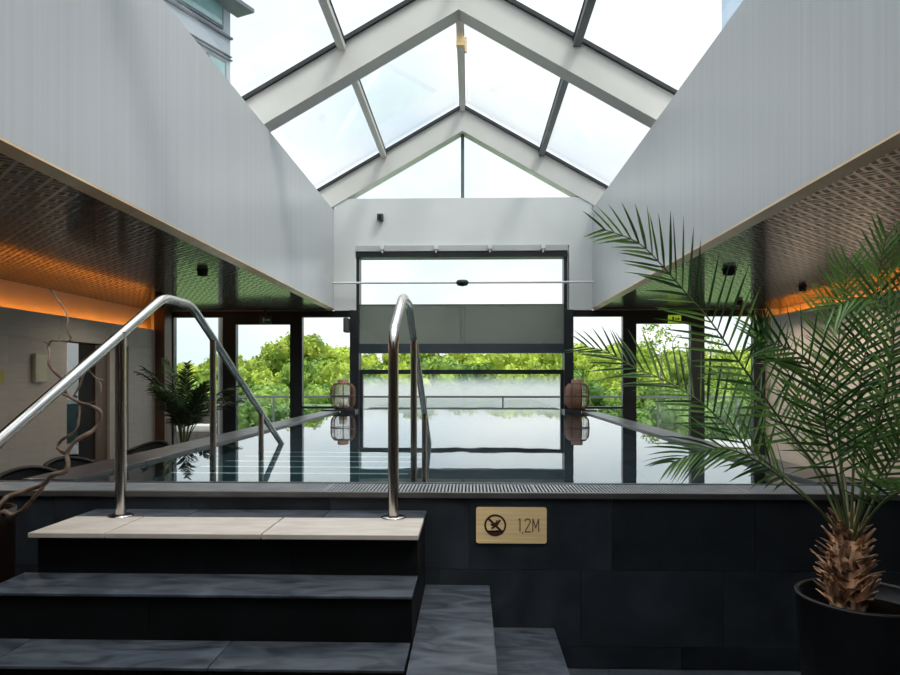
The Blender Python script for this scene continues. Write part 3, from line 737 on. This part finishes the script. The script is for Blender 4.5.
# ================================================================ foreground palm
def catmull(pts, n=8): return smooth_path(pts, n)
def make_frond(mb_leaf, mb_stem, pts, nrm, L0=.26, nleaf=38, start=.24, rnd=None, width=.0075, r0=.007, vee=.35, fwd=.75, droop=.10, down=0):
    P = catmull(pts, 8); n = len(P)
    cum = [0]
    for a_, b_ in zip(P[:-1], P[1:]): cum.append(cum[-1]+(b_-a_).length)
    T = cum[-1]
    mb_stem.tube(P, [r0*(1-.85*c_/T)+.0008 for c_ in cum], 7)
    def at(s_):
        s_ *= T
        for i in range(n-1):
            if cum[i+1] >= s_:
                t = (s_-cum[i])/max(1e-6, cum[i+1]-cum[i]); return P[i].lerp(P[i+1], t), (P[i+1]-P[i]).normalized()
        return P[-1], (P[-1]-P[-2]).normalized()
    nrm = Vector(nrm).normalized()
    for k in range(nleaf):
        s_ = start+(1-start)*(k+.5)/nleaf
        u = (s_-start)/(1-start)
        p, t = at(min(.998, s_))
        side = t.cross(nrm).normalized(); nn = side.cross(t).normalized()
        ln = L0*(.45+.55*math.sin(PI*min(1, (u*.80+.16)))**.7)*(1-.35*u**4)
        for sg_ in (-1, 1):
            q = rnd.uniform(.88, 1.12)
            f_ = fwd+1.5*u*u+rnd.uniform(-.13, .13)
            d = (side*sg_+t*f_+nn*(vee+rnd.uniform(-.16, .22))).normalized()
            l_ = ln*q
            wv = d.cross(nn*1.0+side*sg_*rnd.uniform(-.5,.5)).normalized()
            if wv.length < .1: wv = t
            wd_ = width*rnd.uniform(.85, 1.15)
            vs_ = []
            segs = 4
            dr = droop*rnd.uniform(.5, 1.6)
            for i in range(segs+1):
                v_ = i/segs; c_ = p+d*l_*v_+Vector((0,0,-1))*dr*l_*v_*v_
                ww = wd_*(.55, 1, .9, .6, .06)[i]
                fold = nn*ww*.5
                vs_ += [c_-wv*ww+fold, c_, c_+wv*ww+fold]
            fs_ = []
            for i in range(segs):
                b_ = i*3; fs_ += [(b_, b_+1, b_+4, b_+3), (b_+1, b_+2, b_+5, b_+4)]
            mb_leaf.add(vs_, fs_)
FR = [
 [(1.374,2.6,0.928),(1.269,2.57,0.999),(1.131,2.5,1.1),(1.019,2.45,1.18),(0.885,2.4,1.24),(0.764,2.35,1.238),(0.658,2.3,1.207)],
 [(1.399,2.62,0.931),(1.334,2.62,1.071),(1.208,2.6,1.239),(1.125,2.6,1.348),(0.955,2.6,1.591),(0.878,2.6,1.701),(0.81,2.58,1.769),(0.708,2.55,1.874),(0.606,2.5,1.956),(0.515,2.47,1.99),(0.455,2.45,2.002)],
 [(1.401,2.65,0.925),(1.278,2.75,1.05),(1.193,2.82,1.138),(1.126,2.87,1.204),(1.038,2.95,1.317),(0.942,3,1.408),(0.829,3.08,1.484),(0.734,3.12,1.528),(0.621,3.17,1.597),(0.518,3.2,1.63)],
 [(1.421,2.62,0.931),(1.41,2.62,1.108),(1.41,2.6,1.33),(1.421,2.58,1.513),(1.438,2.56,1.639),(1.448,2.54,1.762),(1.451,2.52,1.884),(1.463,2.5,1.986)],
 [(1.408,2.65,0.925),(1.398,2.68,1.137),(1.397,2.7,1.362),(1.408,2.72,1.591),(1.432,2.73,1.784),(1.451,2.73,1.929)],
 [(1.367,2.58,0.94),(1.32,2.55,1.118),(1.259,2.5,1.266),(1.217,2.47,1.435),(1.176,2.45,1.519),(1.098,2.42,1.58),(1.019,2.4,1.602),(0.957,2.38,1.608)],
 [(1.39,2.55,0.939),(1.387,2.5,1.055),(1.41,2.45,1.15),(1.448,2.4,1.248),(1.514,2.3,1.397),(1.584,2.2,1.462)],
 [(1.381,2.52,0.939),(1.393,2.42,1.052),(1.403,2.3,1.123),(1.445,2.15,1.183),(1.481,2,1.185)],
 [(1.418,2.6,0.936),(1.411,2.5,1.231),(1.408,2.4,1.477),(1.395,2.35,1.642),(1.324,2.3,1.726),(1.228,2.27,1.739),(1.134,2.24,1.698)],
 [(1.45,2.68,0.919),(1.521,2.72,1.171),(1.591,2.75,1.399),(1.644,2.77,1.632),(1.688,2.78,1.866),(1.731,2.78,2.042)],
 [(1.406,2.66,0.93),(1.377,2.75,1.128),(1.372,2.85,1.275),(1.351,2.95,1.455),(1.286,3.02,1.603),(1.217,3.08,1.714)],
 [(1.457,2.68,0.919),(1.522,2.75,1.09),(1.615,2.82,1.278),(1.757,2.88,1.456),(1.909,2.9,1.577)],
 [(1.442,2.7,0.914),(1.48,2.8,1.043),(1.523,2.95,1.185),(1.527,3.1,1.366),(1.488,3.25,1.511),(1.417,3.35,1.545)],
 [(1.413,2.66,0.923),(1.36,2.8,1.121),(1.31,2.95,1.268),(1.248,3.05,1.389),(1.181,3.12,1.466),(1.095,3.2,1.502)],
 [(1.443,2.62,0.924),(1.532,2.6,1.148),(1.626,2.55,1.334),(1.731,2.5,1.46)],
]
FN = [ # face normal, leaflet length, count, first leaflet, droop
 ((-.2,-.7,.6), .20, 26, .42, .12), ((.3,-1,.1), .25, 40, .28, .04), ((.1,-.9,.35), .24, 34, .30, .05),
 ((-.6,-.9,0), .22, 36, .30, .03), ((-.3,-1,0), .23, 36, .30, .03), ((-.1,-1,.3), .26, 28, .28, .04),
 ((.2,-.9,.5), .22, 26, .30, .08), ((0,-.4,.9), .20, 22, .30, .10), ((.2,-.9,.5), .24, 32, .32, .10),
 ((-.3,-1,.1), .24, 36, .28, .04), ((.3,-1,.2), .22, 30, .28, .05), ((.2,-1,.3), .24, 30, .26, .06),
 ((.6,-.7,.3), .22, 26, .28, .06), ((.3,-.9,.3), .18, 18, .34, .05), ((-.3,-1,.2), .22, 24, .28, .06)]
PB = Vector((1.45, 2.62, 0))
palm = empty('potted_palm', 'large date palm with long feathery fronds in a black pot at the right edge', 'potted plant', PB)
def pl(n, m, mb):
    o = mb.build(n, m, palm); o.location = -PB; return o
POTR = .232; PZ = .685
MB().lathe([(0,.001),(.175,.001),(.185,.02),(POTR-.006,PZ-.05),(POTR,PZ-.012),(POTR,PZ-.003),(POTR-.004,PZ),(POTR-.014,PZ),(POTR-.018,PZ-.006),(POTR-.024,PZ-.07),(0,PZ-.07)], (0,0,0), 64).build('pot', M['pot'], palm)
random.seed(9)
m = MB().lathe([(POTR-.028,PZ-.062),(.14,PZ-.055),(.07,PZ-.045),(0,PZ-.042)], (0,0,0), 32)
m.build('soil', M['soil'], palm)
# trunk with old leaf bases
m = MB(); zt0 = PZ-.05; tx0 = -.058
m.lathe([(.060,zt0),(.064,zt0+.08),(.066,zt0+.18),(.05,zt0+.25),(.02,zt0+.29),(0,zt0+.295)], (tx0,0,0), 20)
rg = random.Random(5)
for k in range(170):
    h_ = k/170; a_ = k*2.39996; zz = zt0+.01+.27*h_; r_ = (.060 if h_ < .6 else .062-.04*(h_-.6)/.4)
    dv = Vector((math.cos(a_), math.sin(a_), 0)); tv = Vector((-math.sin(a_), math.cos(a_), 0))
    p = Vector((tx0,0,zz))+dv*(r_-.006); ln = rg.choice((.035,.05,.06,.085))*rg.uniform(.8,1.2)*(1.5 if h_ > .85 else 1); wd_ = rg.uniform(.008,.019)
    out_ = (dv*rg.uniform(.08,.55)+Vector((0,0,rg.uniform(.3,1.1)))+tv*rg.uniform(-.75,.75)).normalized()
    th_ = dv*.006
    vs_ = []
    for i, (v_, ww) in enumerate(((0,1.2),(.35,1),(.75,.55),(1,.25))):
        c_ = p+out_*ln*v_+dv*.012*v_*v_
        tw = tv.lerp(Vector((0,0,1)), .25*v_*rg.uniform(-1,1)).normalized()
        vs_ += [c_-tw*wd_*ww-th_*(1-v_*.6), c_+tw*wd_*ww-th_*(1-v_*.6), c_+tw*wd_*ww+th_*(1-v_*.6), c_-tw*wd_*ww+th_*(1-v_*.6)]
    fs_ = [(12,13,14,15)]
    for i in range(3):
        b_ = i*4
        for j in range(4): fs_.append((b_+j, b_+(j+1) % 4, b_+4+(j+1) % 4, b_+4+j))
    m.add(vs_, fs_)
m.build('trunk', M['bark'], palm)
rr = random.Random(11)
for pts, (nm, l0, cnt, st_, dr_) in zip(FR, FN):
    lf = MB(); sm_ = MB()
    pts = [Vector(pts[0])+(Vector((1.40, 2.62, .86))-Vector(pts[0]))*.8]+[Vector(p) for p in pts[1:]]
    fi = len([c_ for c_ in palm.children if c_.name.startswith('frond')])
    make_frond(lf, sm_, pts, nm, l0*(1.1 if fi else 1.25), int(cnt*(.62 if fi in (10, 12) else .8)), st_, rr, droop=dr_, width=.0054, r0=.0052, fwd=1.35 if fi == 0 else (.5 if fi in (3, 4, 9) else .62))
    for (a_, b_, fl_) in zip([0], [0], [0]): pass
    k0 = len(lf.v)
    base = len(sm_.v)
    allm = MB(); allm.v = lf.v+sm_.v; allm.f = lf.f+[tuple(i+k0 for i in f_) for f_ in sm_.f]
    allm.mi = [0]*len(lf.f)+[1]*len(sm_.f); allm.sm = [False]*len(lf.f)+[True]*len(sm_.f)
    pl('frond', [M['frond'], M['rachis']], allm)

# ================================================================ small palm beyond the pool on the left
LB = Vector((-4.25, 10.3, 0))
lp = empty('potted_palm', 'smaller dark palm beyond the left pool edge by the windows', 'potted plant', LB)
MB().lathe([(0,.001),(.17,.001),(.21,.45),(.22,.47),(.20,.47),(.19,.42),(0,.42)], (0,0,0), 32).build('pot', M['pot'], lp)
MB().lathe([(.19,.425),(.1,.44),(0,.445)], (0,0,0), 24).build('soil', M['soil'], lp)
rg = random.Random(3)
for k in range(17):
    a_ = 2*PI*k/17*2+rg.uniform(-.3,.3); sp_ = rg.uniform(.35,1.0); h_ = rg.uniform(.75,1.3)*(1.15-.3*sp_)
    dv = Vector((math.cos(a_), math.sin(a_), 0)); pts = []
    for i in range(7):
        t = i/6; pts.append(Vector((0,0,.44))+dv*(.04+sp_*(t**1.7))+Vector((0,0,h_*1.25*(t-.42*sp_*t**2.6))))
    lf = MB(); sm_ = MB()
    make_frond(lf, sm_, pts, -dv*.3+Vector((0,0,1)), .30, 22, .3, rg, width=.014, r0=.009, vee=.1, droop=.35)
    k0 = len(lf.v); allm = MB(); allm.v = lf.v+sm_.v; allm.f = lf.f+[tuple(i+k0 for i in f_) for f_ in sm_.f]
    allm.mi = [0]*len(lf.f)+[1]*len(sm_.f); allm.sm = [False]*len(lf.f)+[True]*len(sm_.f)
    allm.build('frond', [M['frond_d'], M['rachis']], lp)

# ================================================================ twisted branch in a vase
BR = {
 'main': [(-2.226,3.198,0.706),(-2.176,3.153,0.869),(-2.145,3.163,0.922),(-2.123,3.186,0.941),(-2.031,3.183,0.97),(-1.942,3.134,0.997),(-1.892,3.117,1.04),(-1.819,3.102,1.065),(-1.809,3.1,1.106),(-1.817,3.106,1.146),(-1.775,3.101,1.2),(-1.733,3.104,1.227),(-1.707,3.123,1.244),(-1.685,3.134,1.275),(-1.668,3.119,1.326),(-1.706,3.105,1.36),(-1.781,3.153,1.37),(-1.846,3.196,1.391),(-1.883,3.188,1.41)],
 'low': [(-2.233,3.195,0.707),(-2.171,3.175,0.86),(-2.131,3.198,0.846),(-2.062,3.173,0.875),(-2.014,3.156,0.92),(-1.941,3.129,0.984)],
 'tw': [(-1.817,3.106,1.146),(-1.886,3.154,1.163),(-1.868,3.154,1.2),(-1.782,3.113,1.245),(-1.776,3.132,1.316),(-1.79,3.156,1.36)],
 'sp': [(-1.815,3.104,1.137),(-1.865,3.134,1.147),(-1.897,3.164,1.172)],
 'up': [(-1.785,3.156,1.37),(-1.867,3.2,1.403),(-1.873,3.17,1.452),(-1.867,3.141,1.484),(-1.898,3.104,1.543),(-1.9,3.116,1.588),(-1.929,3.147,1.635),(-1.904,3.137,1.653),(-1.849,3.106,1.651),(-1.8,3.106,1.655),(-1.816,3.104,1.705),(-1.822,3.122,1.767),(-1.898,3.189,1.836),(-1.932,3.198,1.87),(-1.939,3.172,1.899)],
 'nub': [(-1.915,3.14,1.639),(-1.964,3.174,1.65)], 'nub2': [(-1.862,3.112,1.651),(-1.854,3.116,1.679)],
 'right': [(-1.846,3.196,1.391),(-1.806,3.193,1.452),(-1.785,3.198,1.521),(-1.76,3.187,1.516),(-1.702,3.139,1.484),(-1.652,3.107,1.475)],
 'r2': [(-1.693,3.132,1.479),(-1.661,3.106,1.452),(-1.658,3.101,1.421)], 'rub': [(-1.785,3.156,1.37),(-1.713,3.11,1.367),(-1.686,3.102,1.381)],
}
RAD = {'main': (.017,.008), 'low': (.014,.012), 'tw': (.010,.007), 'sp': (.006,.003), 'up': (.0085,.004), 'nub': (.006,.003), 'nub2': (.004,.002), 'right': (.006,.004), 'r2': (.004,.0025), 'rub': (.006,.003)}
m = MB(); rg = random.Random(2)
for k, pts in BR.items():
    P = smooth_path(pts, 3); r0, r1 = [q*.78 for q in RAD[k]]; n = len(P)
    m.tube([p+Vector((rg.uniform(-1,1), rg.uniform(-1,1), rg.uniform(-1,1)))*.0015 for p in P], [(r0+(r1-r0)*i/(n-1))*rg.uniform(.85,1.2) for i in range(n)], 8)
tag(m.build('twisted_branch', M['branch'], None, (-2.22, 3.2, .705)), 'dry twisted branch standing in the brown vase at the left edge', 'branch')
MB_v = MB().lathe([(0,.001),(.13,.001),(.15,.03),(.165,.5),(.172,.80),(.176,.868),(.160,.868),(.155,.80),(.14,.70),(0,.70)], (0,0,0), 48)
v_ = MB_v.build('floor_vase', M['pot_b']); v_.location = (-2.33, 3.22, 0)
tag(v_, 'tall dark brown floor vase left of the stairs', 'vase')

# ================================================================ lounge chairs beside the pool
def chair(label):
    e_ = empty('lounge_chair', label, 'chair', group='black wicker lounge chairs beside the pool')
    m = MB(); pts = []
    for i in range(21):
        a_ = PI*(-.08)+PI*1.16*i/20; pts.append((.29*math.cos(a_), .27*math.sin(a_), .55+.10*max(0, math.sin(a_))**1.5))
    m.tube(pts, .024, 10); m.build('back_rail', M['chair'], e_)
    m = MB()
    for i in range(20):
        (x_, y_, z_), (x2, y2, z2) = pts[i], pts[i+1]
        m.add([(x_, y_, z_-.02), (x2, y2, z2-.02), (x2*.88, y2*.88, .34), (x_*.88, y_*.88, .34), (x_*.95, y_*.95, z_-.02), (x2*.95, y2*.95, z2-.02), (x2*.83, y2*.83, .34), (x_*.83, y_*.83, .34)], [(0,1,2,3),(4,7,6,5),(0,4,5,1),(3,2,6,7)])
    m.build('backrest', M['chair'], e_)
    MB().lathe([(0,.31),(.28,.31),(.30,.33),(.30,.36),(.27,.375),(0,.38)], (0,0,0), 28).build('seat', M['chair'], e_)
    for sx_ in (-1, 1):
        for sy_ in (-1, 1):
            MB().tube([(.2*sx_, .18*sy_, .32), (.27*sx_, .26*sy_, .001)], .014, 8).build('leg', M['chair'], e_)
    return e_
c0 = chair('black wicker lounge chair behind the left pool edge, nearest the viewer')
c0.location = (-3.95, 6.15, 0); c0.rotation_euler.z = .5
for (x_, y_, rz, lb_) in ((-4.0, 7.0, .9, 'black wicker lounge chair behind the left pool edge below the doorway'),
                          (-4.1, 8.75, -.3, 'black wicker lounge chair in front of the small palm, furthest of the left row'),
                          (3.35, 5.6, -.6, 'black wicker lounge chair beyond the right pool edge behind the large palm')):
    c_ = copy_tree(c0); c_.location = (x_, y_, 0); c_.rotation_euler.z = rz; c_['label'] = lb_

# ================================================================ outdoors
struct(MB().box(-9, -2.07, YF+.13, 17.4, -.2, -.02).box(1.77, 9, YF+.13, 17.4, -.2, -.02).build('floor_terrace', M['terrace']), 'pale paved terrace outside the glazing', 'terrace')
# ground rising to a hill on the left and centre
me = MB(); nx, ny = 40, 30; vs_ = []
def gh(x, y):
    t = max(0, min(1, (y-50)/80)); hx = math.exp(-((x+25)/40)**2)
    return -2.2+t*(.6+1.6*hx)
for j in range(ny+1):
    for i in range(nx+1):
        x = -130+260*i/nx; y = 17.4+170*j/ny; vs_.append((x, y, gh(x, y)))
me.add(vs_, [(j*(nx+1)+i, j*(nx+1)+i+1, (j+1)*(nx+1)+i+1, (j+1)*(nx+1)+i) for j in range(ny) for i in range(nx)], 0, True)
tag(me.build('meadow', M['grass']), 'green hillside ground beyond the terrace', 'ground', kind='structure')
# glass balustrade
bal = empty('glass_balustrade', 'low glass balustrade with a slim rail at the terrace edge', 'balustrade', (XC, 17.0, -.02))
MB().box(-8.5, 8.5, -.03, .03, 1.02, 1.07).build('top_rail', M['frame2'], bal)
for k in range(10):
    x_ = -8.4+k*1.866; MB().box(x_-.02, x_+.02, -.02, .02, 0, 1.02).build('post', M['frame2'], bal)
    if k < 9: MB().box(x_+.03, x_+1.83, -.006, .006, .06, 1.0).build('pane', M['glass'], bal)
# trees
def crown_mesh(seed, R=2.0, n=1500, ls=.15, blobs=16, sq=.8, core=True):
    rg = random.Random(seed); m = MB(); B = []
    for k in range(blobs):
        a_ = rg.uniform(0, 2*PI); z_ = rg.uniform(-.75, .9); q = math.sqrt(max(0, 1-z_*z_))*rg.uniform(.45, .85)
        B.append((Vector((q*R*math.cos(a_), q*R*math.sin(a_), z_*R*sq*.8)), R*rg.uniform(.26, .48)))
    for c_, r_ in (B if core else []):      # leafy masses under the outer leaves
        bm = bmesh.new(); bmesh.ops.create_icosphere(bm, subdivisions=2, radius=r_*.86)
        for v in bm.verts: v.co = v.co*rg.uniform(.85, 1.1)+c_
        bm.verts.index_update(); m.add([v.co.copy() for v in bm.verts], [[v.index for v in f_.verts] for f_ in bm.faces]); bm.free()
    for k in range(n):
        c_, r_ = rg.choice(B)
        d = Vector((rg.gauss(0,1), rg.gauss(0,1), rg.gauss(0,1)+.2)).normalized(); p = c_+d*r_*rg.uniform(.86, 1.14)
        nn = (d+Vector((rg.gauss(0,.5), rg.gauss(0,.5), rg.gauss(0,.5)))).normalized()
        u = nn.orthogonal().normalized(); v = nn.cross(u); a_ = rg.uniform(0, 2*PI); u, v = u*math.cos(a_)+v*math.sin(a_), v*math.cos(a_)-u*math.sin(a_)
        s_ = ls*rg.uniform(.6, 1.4)
        m.add([p-u*s_, p-v*s_*.55+nn*s_*.12, p+u*s_, p+v*s_*.55+nn*s_*.12], [(0,1,2,3)])
    me_ = bpy.data.meshes.new('crown'); me_.from_pydata([tuple(p) for p in m.v], [], m.f)
    return me_
CM = [crown_mesh(s_) for s_ in (1, 2, 3, 4)]
CMS = [crown_mesh(s_, 2.0, 750, .10, 12, 1.0, False) for s_ in (11, 12)]
crown_data = {}
for q in CMS: q.materials.append(M['tree_y'])
crown_data['s'] = CMS
for key, mt in (('y', M['tree_y']), ('g', M['tree_g']), ('h', M['hedge'])):
    L_ = []
    for mm in CM:
        q = mm.copy(); q.materials.append(mt); L_.append(q)
    crown_data[key] = L_
tk = MB().tube([(0,0,0),(.05,.02,1.2),(-.03,0,2.4),(.02,.03,3.2)], [.16,.12,.09,.04], 8)
tkm = bpy.data.meshes.new('tree_trunk'); tkm.from_pydata([tuple(p) for p in tk.v], [], tk.f); tkm.materials.append(M['trunk'])
rg = random.Random(21)
def tree(x, y, top, R, key, label, group, name='tree'):
    gz = gh(x, y); e_ = empty(name, label, 'tree' if name == 'tree' else 'shrub', (x, y, gz), rg.uniform(0, 6.28), group)
    cz = top-R*.85-gz
    o = bpy.data.objects.new('crown', rg.choice(crown_data[key])); COL.objects.link(o); o.parent = e_; o.location = (0,0,cz); s_ = R/2.0; o.scale = (s_, s_, s_*rg.uniform(.92,1.08))
    t = bpy.data.objects.new('trunk', tkm); COL.objects.link(t); t.parent = e_; k_ = max(.1, cz/3.0); t.scale = (k_**.5, k_**.5, k_)
    return e_
# skyline row on the hill: (x at Y=52, top height)
def sky_top(px):
    pts = [(150,366),(176,363),(214,358),(240,354),(265,345),(290,339),(305,336),(325,341),(352,350),(380,346),(420,344),(470,346),(520,345),(560,348),(585,344),(610,342),(635,340),(660,346),(700,350),(760,350),(830,352)]
    for (a_, b_), (c_, d_) in zip(pts[:-1], pts[1:]):
        if a_ <= px <= c_: return b_+(d_-b_)*(px-a_)/(c_-a_)
    return 352
def where(px):
    return 'left' if px < 356 else ('middle' if px < 565 else 'right')
for px in range(172, 775, 27):
    x = (px-470)/700*130; top = CZ+(378-sky_top(px))/700*130+rg.uniform(-.4,.3); y = 130+rg.uniform(-6,6)
    wl = where(px); tree(x, y, top, rg.uniform(4.0,5.4), 'y', {'left': 'bright yellow green tree along the hilltop seen through the left windows', 'middle': 'yellow green tree on the skyline behind the pool door transom', 'right': 'bright yellow green tree on the skyline beyond the right windows'}[wl], 'skyline trees, %s' % wl)
for px in range(168, 775, 34):
    x = (px-470)/700*108; top = CZ+(378-(sky_top(px)+378)/2-1)/700*108; y = 108+rg.uniform(-5,5)
    wl = where(px); tree(x, y, top, rg.uniform(3.6,4.8), rg.choice('yyg'), {'left': 'rounded leafy tree halfway up the hill seen through the left windows', 'middle': 'leafy tree halfway up the slope seen through the pool door', 'right': 'leafy tree halfway up the slope beyond the right windows'}[wl], 'mid slope trees, %s' % wl)
for px in range(166, 780, 38):
    x = (px-470)/700*80; top = CZ+(378-383)/700*80+rg.uniform(-.2,.35); y = 80+rg.uniform(-3,3)
    wl = where(px); tree(x, y, top, rg.uniform(2.6,3.6), rg.choice('ggh'), {'left': 'low green tree at the foot of the hill beyond the left windows', 'middle': 'low green tree at the foot of the slope behind the outdoor pool', 'right': 'low green tree at the foot of the slope beyond the right windows'}[wl], 'foot slope trees, %s' % wl)
for px in list(range(172, 345, 34))+list(range(590, 775, 34)):
    x = (px-470)/700*19.5; tree(x, 19.5, CZ+(378-404)/700*19.5+rg.uniform(-.08,.06), .9, 'h', 'clipped dark green shrub outside the left windows beyond the glass rail' if px < 400 else 'clipped dark green shrub outside the right windows beyond the glass rail', 'hedge shrubs, '+('left' if px < 400 else 'right'), 'shrub')
tree(24.4, 90, 8.3, 4.6, 's', 'tall loose tree close behind the right glazed door', None)
tree(32, 90, 6.6, 4.2, 's', 'second nearer tree standing right of the loose tree beyond the right door', None)
# outdoor sofa on the left terrace
s_ = empty('outdoor_sofa', 'dark wicker outdoor sofa with pale cushion on the left terrace', 'sofa', (-6.1, 15.0, -.02))
MB().box(-.9, .9, -.4, .4, .08, .36, bev=.03).build('base', M['wicker'], s_)
MB().box(-.9, .9, .28, .40, .36, .78, bev=.03).build('backrest', M['wicker'], s_)
for a_ in (-1, 1): MB().box(*sorted((a_*.9, a_*.76)), -.4, .28, .36, .62, bev=.02).build('armrest', M['wicker'], s_)
MB().box(-.75, .75, -.38, .26, .362, .50, bev=.04).build('cushion', M['cushion'], s_)
for ax in (-.8, .8):
    for ay in (-.33, .33): MB().tube([(ax,ay,0),(ax,ay,.09)], .025, 8).build('leg', M['wicker'], s_)
# steam over the outdoor pool
st_ = MB().box(-3.6, 3.0, 18.0, 24.5, .0, 1.9).build('steam', M['mist'])
tag(st_, 'thin pale steam drifting beyond the outdoor pool', 'steam', kind='stuff')
# building seen through the roof glass, upper left
BZ = 4.499
bd = empty('building', 'grey clad upper storey with teal windows seen through the upper left roof glass', 'building', (-3.8, 11, BZ))
def fac(a_, b_, z0, z1, o0, o1, n_, mt, par=None):
    ux, uy, nx_, ny_ = -.408, -.913, .913, -.408
    P = [(ux*t+nx_*q, uy*t+ny_*q) for t, q in ((a_,o0),(b_,o0),(b_,o1),(a_,o1))]
    return MB().prism(P, 'z', z0-BZ, z1-BZ).build(n_, mt, par or bd)
fac(0, 4.6, BZ, 9.2, -2, 0, 'wall', M['clad'])
fac(-.16, 2.6, 7.27, 7.33, .001, .35, 'roof_overhang', M['clad_d'])
fac(-.01, 4.5, 6.84, 6.87, .001, .05, 'ledge', M['clad_d']); fac(-.01, 4.5, 6.50, 6.52, .001, .04, 'ledge', M['clad_d']); fac(-.01, 4.5, 6.56, 6.575, .001, .03, 'ledge', M['clad_d'])
for (a_, b_, z0, z1) in ((.18, 1.6, 6.93, 7.9), (1.75, 3.2, 6.93, 7.9), (.12, .52, 5.6, 6.44), (.8, 2.2, 5.6, 6.44)):
    w_ = fac(a_, b_, z0, z1, .001, .03, 'window', M['frame2'])
    fac(a_+.04, b_-.04, z0+.04, z1-.04, .031, .04, 'pane', M['winglass'], w_)
fac(-.30, -.02, 5.0, 6.75, -.6, -.585, 'balcony_glass', M['glass'])
o = MB().box(0, 2.4, 0, 5, 0, 6).build('building', M['clad_b']); o.location = (4.62, 8, BZ)
tag(o, 'pale blue clad upper storey just visible through the upper right roof glass', 'building')
